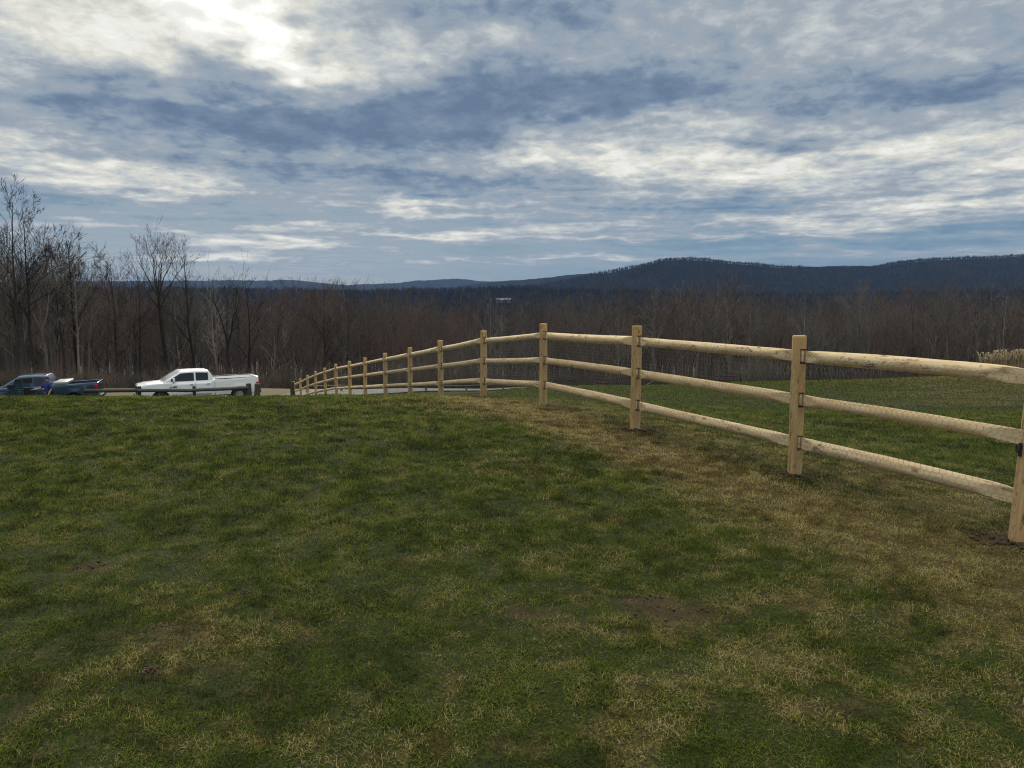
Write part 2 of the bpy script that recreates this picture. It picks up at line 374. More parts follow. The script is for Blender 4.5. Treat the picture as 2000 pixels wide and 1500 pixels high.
# ------------------------------------------------------------------ materials
def mat(name):
    m = bpy.data.materials.new(name); m.use_nodes = True
    g = G(m.node_tree); return m, g
def finish(g, bsdf, disp=None):
    o = g.t.nodes.new("ShaderNodeOutputMaterial"); g.put(o.inputs[0], bsdf)
def bsdf(g, col, rough=.8, normal=None, metallic=0., spec=.3, coat=0., trans=0., alpha=None):
    nd = g.t.nodes.new("ShaderNodeBsdfPrincipled")
    if isinstance(col, tuple) and len(col) == 3: col = (*col, 1)
    g.put(nd.inputs["Base Color"], col); g.put(nd.inputs["Roughness"], rough)
    g.put(nd.inputs["Metallic"], metallic); g.put(nd.inputs["Specular IOR Level"], spec)
    g.put(nd.inputs["Coat Weight"], coat); g.put(nd.inputs["Transmission Weight"], trans)
    if normal is not None: g.put(nd.inputs["Normal"], normal)
    return nd.outputs[0]
def bump(g, h, strength=.5, dist=.02):
    return g.n("ShaderNodeBump", i_Strength=strength, i_Distance=dist, i_Height=h)
def simple(name, col, rough=.6, metallic=0., coat=0., spec=.4, var=.12, scale=6.):
    m, g = mat(name)
    co = g.n("ShaderNodeTexCoord", out=3)
    n = g.noise(co, scale, 4, .6)
    c = g.mix(n, tuple(x*(1-var) for x in col), tuple(min(1, x*(1+var)) for x in col))
    r = g.rng(n, .3, .7, rough*.85, min(1, rough*1.15))
    finish(g, bsdf(g, c, r, metallic=metallic, coat=coat, spec=spec)); return m

def lawn_mat():
    m, g = mat("lawn_ground")
    co = g.n("ShaderNodeNewGeometry")
    n1 = g.noise(co, 2.2, 5, .6); n2 = g.noise(co, 14., 5, .7); n3 = g.noise(co, 70., 3, .6)
    dry = g.m("ADD", g.attr("dry"), g.m("MULTIPLY", g.m("SUBTRACT", n2, .5), .8))
    gr = g.ramp(n2, [(.25, (.016, .024, .004)), (.5, (.034, .052, .007)), (.75, (.064, .086, .011))])
    gr = g.mix(g.rng(n1, .35, .65), gr, g.mix(.5, gr, (.055, .064, .008)))
    tn = g.ramp(n2, [(.2, (.055, .038, .012)), (.55, (.150, .110, .038)), (.85, (.26, .20, .075))])
    c = g.mix(g.rng(dry, .25, .85), gr, tn)
    c = g.mix(g.rng(g.attr("dry"), 1.35, 1.55), c, g.mix(n2, (.22, .17, .10), (.42, .34, .22)))
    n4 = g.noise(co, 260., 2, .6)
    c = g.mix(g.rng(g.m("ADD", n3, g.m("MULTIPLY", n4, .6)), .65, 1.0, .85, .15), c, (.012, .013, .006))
    c = g.mix(g.attr("bare"), c, g.mix(n2, (.028, .018, .010), (.075, .048, .030)))
    wood = g.mix(g.noise(co, .8, 5, .7), (.035, .026, .020), (.10, .070, .052))
    c = g.mix(g.attr("wood"), c, wood)
    finish(g, bsdf(g, c, .95, bump(g, n2, .6, .03), spec=.1)); return m
def blade_mat():
    m, g = mat("grass_blades")
    co = g.n("ShaderNodeNewGeometry")
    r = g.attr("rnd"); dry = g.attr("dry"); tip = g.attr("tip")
    n = g.noise(co, 3.0, 3, .6)
    gr = g.ramp(r, [(0., (.026, .043, .006)), (.3, (.062, .090, .010)), (.6, (.112, .148, .015)), (.9, (.175, .195, .028)), (1., (.25, .215, .075))])
    gr = g.mix(g.rng(n, .35, .65, 0., .5), gr, g.mix(.5, gr, (.092, .130, .011)))
    tn = g.ramp(r, [(0., (.120, .084, .028)), (.4, (.31, .23, .088)), (.8, (.46, .36, .15)), (1., (.46, .38, .19))])
    f = g.rng(g.m("ADD", dry, g.m("MULTIPLY", g.m("SUBTRACT", g.attr("mixr"), .5), .9)), .42, .80)
    c = g.mix(f, gr, tn)
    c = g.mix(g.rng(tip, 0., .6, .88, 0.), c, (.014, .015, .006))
    b = bsdf(g, c, .75, spec=.12)
    t = g.n("ShaderNodeBsdfTranslucent", c)
    finish(g, g.n("ShaderNodeMixShader", .35, b, t)); return m
def wood_mat(name, tint=(1, 1, 1), scale=1.):
    m, g = mat(name)
    co = g.n("ShaderNodeTexCoord", out=3)
    inf = g.t.nodes.new("ShaderNodeObjectInfo")
    co = g.v("ADD", co, g.v("MULTIPLY", g.n("ShaderNodeCombineXYZ", inf.outputs["Random"], inf.outputs["Random"], inf.outputs["Random"]), (37., 91., 53.)))
    axis = g.v("MULTIPLY", co, (3., 38., 38.)) if scale > 0 else g.v("MULTIPLY", co, (38., 38., 3.))
    grain = g.noise(axis, 1., 5, .65, .3)
    blot = g.noise(co, 3.2, 4, .6)
    kn = g.t.nodes.new("ShaderNodeTexVoronoi"); kn.inputs["Scale"].default_value = 5.5
    g.put(kn.inputs["Vector"], g.v("MULTIPLY", co, (.55, 1.3, 1.3) if scale > 0 else (1.3, 1.3, .55)))
    knot = g.rng(kn.outputs["Distance"], .05, .13, 1., 0.)
    T = lambda c: tuple(a*b for a, b in zip(c, tint))
    c = g.ramp(grain, [(.25, T((.42, .30, .17))), (.5, T((.62, .49, .31))), (.75, T((.76, .65, .46)))])
    c = g.mix(g.rng(blot, .42, .72, 0., .55), c, T((.50, .34, .17)))
    c = g.mix(g.m("MULTIPLY", knot, .75), c, T((.20, .11, .05)))
    sm = g.noise(g.v("MULTIPLY", co, (5., 16., 16.) if scale > 0 else (16., 16., 5.)), 1., 5, .75)
    c = g.mix(g.rng(sm, .56, .70, 0., .7), c, T((.26, .16, .10)))
    sp = g.noise(g.v("MULTIPLY", co, (9., 26., 26.) if scale > 0 else (26., 26., 9.)), 1., 4, .7)
    low_ = g.noise(co, 1.1, 2, .5)
    c = g.mix(g.m("MULTIPLY", g.rng(sp, .55, .64, 0., .8), g.rng(low_, .38, .56)), c, T((.10, .060, .038)))
    c = g.mix(g.m("MULTIPLY", g.rng(inf.outputs["Random"], 0., 1., 0., .22), 1.), c, T((.55, .38, .20)))
    finish(g, bsdf(g, c, .75, bump(g, g.m("SUBTRACT", grain, knot), .6, .006), spec=.25)); return m
def bark_mat(name, a, b):
    m, g = mat(name)
    co = g.n("ShaderNodeTexCoord", out=3)
    inf = g.t.nodes.new("ShaderNodeObjectInfo")
    n = g.noise(g.v("MULTIPLY", co, (4., 4., .8)), 1.2, 5, .7)
    c = g.mix(n, a, b)
    k = g.rng(inf.outputs["Random"], 0., 1., .65, 1.35, smooth=False)
    c = g.v("MULTIPLY", c, g.n("ShaderNodeCombineXYZ", k, k, k))
    finish(g, bsdf(g, c, .95, spec=.05)); return m
def woods_mat():
    m, g = mat("far_tree_bark")
    r = g.attr("rnd")
    c = g.ramp(r, [(0., (.050, .044, .040)), (.3, (.085, .074, .067)), (.6, (.125, .104, .092)), (.8, (.17, .145, .128)), (.9, (.15, .088, .074)), (1., (.25, .22, .19))])
    finish(g, bsdf(g, c, .95, spec=.05)); return m
def hill_mat():
    m, g = mat("wooded_hill")
    co = g.n("ShaderNodeNewGeometry")
    n = g.noise(g.v("MULTIPLY", co, (1., .5, 2.)), .02, 7, .72); n2 = g.noise(co, .0035, 4, .6); n3 = g.noise(co, .12, 4, .7)
    c = g.ramp(n, [(.3, (.006, .006, .008)), (.5, (.016, .014, .016)), (.7, (.032, .026, .026))])
    c = g.mix(g.rng(n2, .45, .65, 0., .45), c, (.012, .018, .014))
    finish(g, bsdf(g, c, 1., bump(g, n3, 1., 6.), spec=0.)); return m

M_LAWN, M_BLADE = lawn_mat(), blade_mat()
M_POST, M_RAIL = wood_mat("post_wood", (.84, .72, .56), -1), wood_mat("rail_wood", (1.10, 1.06, 1.04), 1)
M_HTREE, g = mat("hillside_twigs"); finish(g, bsdf(g, g.ramp(g.attr("rnd"), [(0., (.018, .015, .018)), (.5, (.042, .033, .034)), (.75, (.075, .052, .045)), (1., (.11, .078, .064))]), 1., spec=0.))
M_HILL, M_WOODS = hill_mat(), woods_mat()
M_BARK = [bark_mat("grey_bark", (.055, .050, .046), (.19, .170, .155)), bark_mat("brown_bark", (.048, .038, .033), (.15, .118, .100)),
          bark_mat("reddish_bark", (.075, .046, .040), (.18, .112, .095)), bark_mat("pale_bark", (.13, .115, .10), (.36, .32, .28))]
M_DARK = bark_mat("dark_bark", (.020, .018, .016), (.065, .056, .050))
M_WEATH = bark_mat("weathered_wood", (.06, .055, .048), (.20, .185, .165))
M_GREYW = bark_mat("grey_old_wood", (.040, .042, .042), (.125, .125, .118))
M_OLD = bark_mat("old_dark_wood", (.028, .024, .020), (.075, .065, .055))
M_WIRE = simple("galvanised_wire", (.20, .20, .18), .5, metallic=.2)
M_IRON = simple("black_iron", (.015, .015, .015), .5)
M_SOIL = simple("dug_soil", (.055, .034, .022), .95, var=.5, scale=30)
M_ROAD = simple("driveway_asphalt", (.13, .125, .115), .9, var=.3, scale=1.5)

# ------------------------------------------------------------------ ground
def build_ground():
    th = np.concatenate([np.linspace(-48, 48, 385), np.linspace(49.5, 310.5, 130)])  # degrees from +Y
    def rings(rr, name, m, kind="structure"):
        T, Rr = np.meshgrid(np.radians(th), rr)
        X = Rr*np.sin(T); Y = Rr*np.cos(T)
        Z = zg(X, Y)
        rd = road_dist(X, Y).reshape(X.shape)
        lump = (fbm(X*1.1, Y*1.1, 5, 3)-.5)*.07+(fbm(X*4, Y*4, 6, 3)-.5)*.035
        Z = Z+lump*np.clip(rd/3-1, 0, 1)*(Rr < 300)
        Z = Z-.05*(rd < 2.6)
        nr, nt = X.shape
        V = np.stack([X, Y, Z], -1).reshape(-1, 3)
        i, j = np.meshgrid(np.arange(nr-1), np.arange(nt), indexing="ij"); j2 = (j+1) % nt
        Fc = np.stack([i*nt+j, i*nt+j2, (i+1)*nt+j2, (i+1)*nt+j], -1).reshape(-1, 4)[:, ::-1]
        me = npmesh(name, V, Fc, True)
        dry, bare = lawn_masks(X.ravel(), Y.ravel())
        vattr(me, "dry", dry); vattr(me, "bare", bare)
        ye = np.interp(np.clip(X/np.maximum(Y, 1), -.9, .9), [-.9, -.6, -.25, -.1, .02, .1, .17, .38, .65, .9], [54, 54, 56, 63, 68, 84, 96, 98, 84, 78])
        wood = np.clip((Y-ye+(fbm(X/3, Y/3, 9, 3)-.5)*6)/3, 0, 1)
        vattr(me, "wood", wood.ravel())
        o = link(name, me, m); tag(o, kind=kind); return o, nr, nt, V
    rr = np.geomspace(.35, 880, 420)
    o, nr, nt, V = rings(rr, "ground", M_LAWN)
    me = o.data
    bm = bmesh.new(); bm.from_mesh(me); bm.verts.ensure_lookup_table()
    bm.faces.new([bm.verts[k] for k in range(nt)]); bm.to_mesh(me); bm.free()
    rr2 = np.concatenate([np.geomspace(870, 3000, 150), np.geomspace(3040, 7100, 60)])
    rings(rr2, "hills", M_HILL)
build_ground()
def gz(x, y): return float(zg(np.array([x]), np.array([y]))[0])

def build_road():
    n = len(RP); d = np.gradient(RP, axis=0); d /= np.linalg.norm(d, axis=1, keepdims=True)
    nrm = np.stack([-d[:, 1], d[:, 0]], 1)
    offs = np.linspace(-2.2, 2.2, 7); V = []
    for o_ in offs:
        p = RP+nrm*o_; V.append(np.stack([p[:, 0], p[:, 1], zg(p[:, 0], p[:, 1])+.03], 1))
    V = np.stack(V, 1); k = len(offs)
    i, j = np.meshgrid(np.arange(n-1), np.arange(k-1), indexing="ij")
    Fc = np.stack([i*k+j, i*k+j+1, (i+1)*k+j+1, (i+1)*k+j], -1).reshape(-1, 4)[:, ::-1]
    tag(link("driveway", npmesh("driveway", V.reshape(-1, 3), Fc, True), M_ROAD), kind="structure")
build_road()

# ------------------------------------------------------------------ grass
def build_grass(name, n_target, y0, y1, ulo, uhi, K, label, seed):
    r = np.random.default_rng(seed)
    # density ~ 1/Y  ->  Y uniform
    Y = r.uniform(y0, y1, n_target); X = r.uniform(ulo, uhi, n_target)*Y
    dry, bare = lawn_masks(X, Y)
    fd = fence_dist(X, Y)
    keep = (r.random(n_target) > bare*.9) & (dry < 1.35)
    keep &= r.random(n_target) > (fbm(X*6, Y*6, 55, 2) < .42)*.7
    keep &= road_dist(X, Y) > 2.4
    keep &= Y < np.interp(X/Y, [-.9, -.03, .02, .1, .17, .38, .65, .9], [60, 66, 78, 86, 96, 98, 84, 78])+(fbm(X/3, Y/3, 9, 3)-.5)*6
    X, Y, dry = X[keep], Y[keep], dry[keep]; n = len(X)
    Z = zg(X, Y)+(fbm(X*1.1, Y*1.1, 5, 3)-.5)*.07+(fbm(X*4, Y*4, 6, 3)-.5)*.035-.006
    hm = .6+.9*fbm(X*2.3, Y*2.3, 91, 3)
    hm = hm*np.clip(Y/2.2, .75, 1); L = r.uniform(.022, .060, n)*hm*(1+.02*Y)
    big = r.random(n) < .012; L = np.where(big, L*1.7, L)*np.clip(.62+.38*(Y-2.5)/3, .62, 1)*np.where(dry > .55, .8, 1)
    W = (.0014+.0006*r.random(n))*np.maximum(1, Y/4.5)
    az = r.uniform(0, 2*math.pi, n)+2.0*fbm(X*3, Y*3, 41, 2)
    lean = r.uniform(.15, 1.0, n)**.7*1.45
    dx, dy = np.cos(az), np.sin(az); sxx, syy = -dy, dx
    P = np.stack([X, Y, Z], 1); D = np.stack([dx, dy, np.zeros(n)], 1); Sd = np.stack([sxx, syy, np.zeros(n)], 1); Zv = np.array([[0, 0, 1.]])
    l1 = lean*.55; l2 = lean*1.35
    m1 = P+L[:, None]*.5*(D*np.sin(l1)[:, None]+Zv*np.cos(l1)[:, None])
    t = m1+L[:, None]*.5*(D*np.sin(l2)[:, None]+Zv*np.cos(l2)[:, None])
    w = (W/2)[:, None]*Sd*2
    V = np.stack([P-w*.9, P+w*.9, m1+w*.75, m1-w*.75, t], 1).reshape(-1, 3)
    b = (np.arange(n)*5)[:, None]
    Fc = np.concatenate([b+np.array([[0, 1, 2]]), b+np.array([[0, 2, 3]]), b+np.array([[3, 2, 4]])], 0)
    me = npmesh(name, V, Fc)
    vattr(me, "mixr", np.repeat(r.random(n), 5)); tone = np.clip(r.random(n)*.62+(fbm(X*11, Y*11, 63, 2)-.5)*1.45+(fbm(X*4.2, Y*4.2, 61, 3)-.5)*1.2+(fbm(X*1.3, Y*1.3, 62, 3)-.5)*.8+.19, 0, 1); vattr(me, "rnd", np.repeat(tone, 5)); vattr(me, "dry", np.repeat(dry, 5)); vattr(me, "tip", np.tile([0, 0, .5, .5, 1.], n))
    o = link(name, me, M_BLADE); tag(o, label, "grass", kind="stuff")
build_grass("lawn_grass", 1350000, 1.5, 16, -.98, .98, 0, "short mottled green and tan lawn grass in front of the fence", 1)
build_grass("meadow_grass", 170000, 16, 46, -.72, .80, 0, "rough green meadow grass on the slope beyond the fence", 2)
build_grass("far_meadow_grass", 150000, 46, 99, -.02, .84, 0, "grass of the far meadow running up to the edge of the woods", 4)

# ------------------------------------------------------------------ split rail fence
def apply_mods(o):
    bpy.context.view_layer.update()
    dg = bpy.context.evaluated_depsgraph_get(); me = bpy.data.meshes.new_from_object(o.evaluated_get(dg))
    old = o.data; o.modifiers.clear(); o.data = me; bpy.data.meshes.remove(old)
SLOTS = (.31, .71, 1.11)
def build_fence():
    root = empty("rail_fence", POSTS[0])
    tag(root, "new pale three-rail fence with chicken wire running down the lawn", "fence")
    inv = Matrix.Translation(-Vector(POSTS[0]))
    P = [Vector(p) for p in POSTS]
    dirs = []
    for i, p in enumerate(P):
        a = P[max(i-1, 0)]; b = P[min(i+1, len(P)-1)]
        dirs.append(Vector((b.x-a.x, b.y-a.y, 0)).normalized())
    for i, p in enumerate(P):
        rr = random.Random(100+i)
        bm = bmesh.new(); rad = .064; n = 44; prof = [(-.25, rad), (0, rad*1.01), (.65, rad), (1.283, rad*.975), (1.296, rad*.93), (1.30, rad*.86)]
        vv = [[bm.verts.new((r_*math.cos(2*math.pi*k/n)*(1+.006*math.sin(6*math.pi*k/n+i)), r_*math.sin(2*math.pi*k/n), z)) for k in range(n)] for z, r_ in prof]
        for a, b in zip(vv, vv[1:]):
            for k in range(n): bm.faces.new((a[k], a[(k+1) % n], b[(k+1) % n], b[k]))
        bm.faces.new(vv[0][::-1]); bm.faces.new(vv[-1])
        o = bmobj("post", bm, M_POST, root)
        # slots cut right through the post along the fence
        bm = bmesh.new(); ang = math.atan2(dirs[i].y, dirs[i].x)
        for h in SLOTS:
            mtx = Matrix.Rotation(ang, 4, "Z") @ Matrix.Translation((0, 0, h)) @ Matrix.Diagonal((.4, .068, .142, 1))
            bmesh.ops.create_cube(bm, size=1, matrix=mtx)
        c = bmobj("cutter", bm, M_OLD, root)
        md = o.modifiers.new("b", "BOOLEAN"); md.object = c; md.operation = "DIFFERENCE"; md.solver = "EXACT"
        apply_mods(o)
        o.data.materials.clear(); o.data.materials.append(M_POST)
        bpy.data.objects.remove(c)
        tilt = (rr.uniform(-.012, .012), rr.uniform(-.012, .012) if i else .045)
        o.matrix_local = inv @ Matrix.Translation(p) @ Matrix.Rotation(tilt[0], 4, "X") @ Matrix.Rotation(tilt[1], 4, "Y")
        if i == 0:
            bm = bmesh.new()
            dcam = Vector((-p.x, -p.y, 0)).normalized(); left = Vector((-1, .2, 0)).normalized()
            c0 = left*.062+Vector((.028, 0, 0))
            bmesh.ops.create_cube(bm, size=1, matrix=Matrix.Translation(c0+Vector((0, 0, .635))) @ Matrix.Diagonal((.03, .05, .055, 1)))
            bmesh.ops.create_cone(bm, cap_ends=True, segments=10, radius1=.012, radius2=.012, depth=.09, matrix=Matrix.Translation(c0+Vector((-.012, -.02, .635))))
            bmesh.ops.bevel(bm, geom=bm.edges[:], offset=.004, segments=1, affect="EDGES")
            b = bmobj("hinge_bracket", bm, M_IRON, root); b.matrix_local = inv @ Matrix.Translation(p)
    # rails
    for i in range(len(P)-1):
        near_, far2 = P[i], P[i+1]
        for j, h in enumerate(SLOTS):
            rr = random.Random(i*10+j)
            A = near_+Vector((0, 0, h+.004)); B = far2+Vector((0, 0, h-.004))
            d = (B-A); L0 = d.length; d.normalize()
            side = d.cross(Vector((0, 0, 1))).normalized()     # points right of travel: away from camera side? chosen below
            camside = -side if side.dot(Vector((-A.x, -A.y, 0))) < 0 else side
            A2 = A-d*.062; B2 = B+d*.060; L = (B2-A2).length
            steps = [0, .06, .13, .15, .19, .24, .29, .33, .36, .40]
            tt = steps+list(np.linspace(.55, L-.55, 14))+[L-s_ for s_ in reversed(steps)]
            r0 = .0535*rr.uniform(.90, 1.12); bow = rr.uniform(-.014, .012); bow2 = rr.uniform(-.012, .012)
            n = 24; bm = bmesh.new(); rings = []
            ph = rr.uniform(0, 9)
            for t in tt:
                q = min(t, L-t)                       # distance from the nearer tip
                k = min(1, max(0, (q-.13)/.25))
                atnear = t < L/2
                # camera side is sawn away at the near tip, the far side at the far tip
                hgt = .050+(r0-.050)*min(1, k*1.6)
                w = math.sin(math.pi*t/L); c_ = .019 if atnear else -.018
                cen = A2+d*t+Vector((0, 0, bow*w))+camside*(bow2*w)
                wob = 1+.02*math.sin(t*5+ph)+.012*math.sin(t*13+2*ph)
                hi = (c_+.009)*(1-k)+r0*1.05*k; kb = min(1, k*1.7); lo_ = (c_-.009)*(1-kb)-r0*1.05*kb
                ring = []
                for a in range(n):
                    th = 2*math.pi*a/n
                    y_ = math.cos(th)*r0*wob; z_ = math.sin(th)*r0*wob
                    ring.append(bm.verts.new(cen+camside*min(hi, max(lo_, y_+c_*(1-k)))+Vector((0, 0, max(-hgt, min(hgt, z_))))))
                rings.append(ring)
            for a, b in zip(rings, rings[1:]):
                for k in range(n): bm.faces.new((a[k], a[(k+1) % n], b[(k+1) % n], b[k]))
            bm.faces.new(rings[0][::-1]); bm.faces.new(rings[-1])
            # object space with x along the rail
            X = d; Zx = Vector((0, 0, 1)); Yx = Zx.cross(X).normalized(); Zx = X.cross(Yx)
            mw = Matrix((( X.x, Yx.x, Zx.x, A2.x), (X.y, Yx.y, Zx.y, A2.y), (X.z, Yx.z, Zx.z, A2.z), (0, 0, 0, 1)))
            bmesh.ops.transform(bm, matrix=mw.inverted(), verts=bm.verts[:])
            o = bmobj("rail", bm, M_RAIL, root, True); md = o.modifiers.new("e", "EDGE_SPLIT"); md.split_angle = R(24)
            o.matrix_local = inv @ mw
    # chicken wire, one length per panel on the lawn side
    for i in range(0, 7):
        a, b = P[i], P[i+1]
        d2 = Vector((b.x-a.x, b.y-a.y, 0)); L = d2.length; d2.normalize()
        side = d2.cross(Vector((0, 0, 1))); side = side if side.dot(Vector((-a.x, -a.y, 0))) > 0 else -side
        cw, ch = .052, .045
        nx = int(L/cw); nz = int(1.14/(ch)); P0, P1 = [], []
        rr = random.Random(i)
        off = .068
        def pt(ix, iz, half):
            # hexagon lattice: vertical twist ends
            x = (ix+(.5 if half else 0))*cw; return x
        for r_ in range(nz):
            z0 = r_*ch
            for c in range(nx):
                x = (c+(.5 if r_ % 2 else 0))*cw
                def W(xx, zz):
                    t = min(max(xx/L, 0), 1)
                    g0 = a.z*(1-t)+b.z*t
                    bulge = .010*math.sin(xx*3.1+i)*math.sin(zz*4)+.008*math.sin(xx*7+zz*5)
                    edge = 0 if min(xx, L-xx) < .12 else 1; oo = .070
                    return Vector((a.x, a.y, 0))+d2*(xx)+side*(oo+bulge*edge)+Vector((0, 0, g0+zz+.01))
                p = W(x, z0); q = W(x, z0+ch*.45)
                l = W(x-cw/2, z0+ch); r2 = W(x+cw/2, z0+ch)
                P0 += [p, q, q]; P1 += [q, l, r2]
        V, Fc = tubes(np.array([tuple(v) for v in P0]), np.array([tuple(v) for v in P1]), np.full(len(P0), .0011), np.full(len(P0), .0011), 3)
        V = V-np.array(POSTS[0])
        link("wire_mesh", npmesh("wire_mesh", V, Fc), M_WIRE, root)
build_fence()

# loose soil dug out around the post feet
def clods():
    V, Fc = [], []; r = np.random.default_rng(3); k = 0
    ico = bmesh.new(); bmesh.ops.create_icosphere(ico, subdivisions=1, radius=1); iv = np.array([v.co for v in ico.verts]); fi = np.array([[v.index for v in f.verts] for f in ico.faces]); ico.free()
    for i, (x, y, z) in enumerate(POSTS[:5]):
        for _ in range(70):
            a = r.uniform(0, 2*math.pi); q = abs(r.normal(0, .10))+.065
            cx, cy = x+math.cos(a)*q*1.3, y+math.sin(a)*q
            s_ = r.uniform(.006, .024)*(1.2-q)
            v = iv*(1+r.uniform(-.35, .35, (len(iv), 1)))*s_*np.array([1.3, 1.1, .7])+np.array([cx, cy, gz(cx, cy)+.004+max(0, .04-q*.2)*r.random()])
            V.append(v); Fc.append(fi+k); k += len(iv)
    for (cx0, cy0, rad, kk) in SPOTW[:9]:
        for _ in range(16):
            cx, cy = cx0+r.normal(0, rad*.5), cy0+r.normal(0, rad*.25); s_ = r.uniform(.003, .011)
            v = iv*(1+r.uniform(-.35, .35, (len(iv), 1)))*s_+np.array([cx, cy, gz(cx, cy)+.004]); V.append(v); Fc.append(fi+k); k += len(iv)
    o = link("loose_soil", npmesh("loose_soil", np.concatenate(V), np.concatenate(Fc)), M_SOIL)
    tag(o, "crumbs of dark dug soil around the fence post feet and bare spots", "soil", kind="stuff")
clods()

# ------------------------------------------------------------------ old low rails by the drive
def low_rail(name, label, pts, hr, post_h, rad, m, thick_post=.09, last=1.):
    root = empty(name, (pts[0][0], pts[0][1], gz(*pts[0][:2]))); tag(root, label, "fence")
    o0 = np.array(root.location)
    W = [np.array([x, y, gz(x, y)]) for x, y in pts]
    for i, w in enumerate(W):
        rr = random.Random(i+5); tp_ = thick_post*(last if i == len(W)-1 else 1)
        t = rr.uniform(-.03, .03)
        n = 8; bm = bmesh.new(); rg = []
        for z, s_ in ((-.3, 1), (post_h*.5, .98), (post_h-.03, .96), (post_h, .8)):
            rg.append([bm.verts.new((math.cos(2*math.pi*k/n)*tp_*s_+t*z, math.sin(2*math.pi*k/n)*tp_*s_, z+(rr.uniform(0, .02) if z == post_h else 0))) for k in range(n)])
        for a, b in zip(rg, rg[1:]):
            for k in range(n): bm.faces.new((a[k], a[(k+1) % n], b[(k+1) % n], b[k]))
        bm.faces.new(rg[-1]); o = bmobj("post", bm, m, root); o.location = tuple(w-o0)
    for i in range(len(W)-1):
        for h in hr:
            a = W[i]+np.array([0, -thick_post*.8, h]); b = W[i+1]+np.array([0, -thick_post*.8, h])
            n = 7; ts = np.linspace(0, 1, n); rr = random.Random(i*3)
            pp = [a+(b-a)*t+np.array([0, 0, rr.uniform(-.012, .012)]) for t in ts]
            V, Fc = tubes(pp[:-1], pp[1:], [rad*rr.uniform(.92, 1.05)]*(n-1), [rad]*(n-1), 8)
            me = npmesh("rail", V-o0, Fc, True); link("rail", me, m, root)
    return root
def P(px, Y): return (us(px, 770)[0]*Y, Y)
low_rail("drive_guard_fence", "weathered low single-rail guard fence standing in front of the two pickup trucks",
         [P(166, 36.2), P(272, 36.6), P(380, 37.2), P(487, 37.8)], [.93], 1.12, .085, M_GREYW, .085, last=1.6)
low_rail("road_guard_fence", "thin pale guard rail on short dark posts along the far drive behind the new fence",
         [P(600, 50.0), P(667, 52.5), P(752, 54.6), P(832, 56), P(911, 57.3), P(983, 58.6), P(1055, 60)], [.40], .42, .05, M_WEATH, .08)
low_rail("pasture_fence", "old dark two-rail pasture fence along the wood edge beyond the meadow",
         [P(1045+k*40, 89+k*.4) for k in range(11)], [.45, .95], 1.2, .05, M_OLD, .08)
def gate_post(px, Y, h, r, label, lean=0., m=M_OLD):
    x, y = P(px, Y); bm = bmesh.new(); n = 10; rr = random.Random(int(px)); rg = []
    for z, s_ in ((-.3, 1.0), (.3, 1.02), (h*.7, .95), (h-.04, .95), (h, .82)):
        rg.append([bm.verts.new((math.cos(2*math.pi*k/n)*r*s_*rr.uniform(.93, 1.07)+lean*z, math.sin(2*math.pi*k/n)*r*s_, z)) for k in range(n)])
    for a, b in zip(rg, rg[1:]):
        for k in range(n): bm.faces.new((a[k], a[(k+1) % n], b[(k+1) % n], b[k]))
    bm.faces.new(rg[-1]); o = bmobj("wooden_post", bm, m); o.location = (x, y, gz(x, y)); tag(o, label, "post"); return o
gate_post(500, 37.9, 1.10, .16, "leaning split grey post behind the white truck's tailgate", .10, M_WEATH)
gate_post(571.5, 43.5, 1.15, .13, "short dark old post at the far end of the new rail fence")

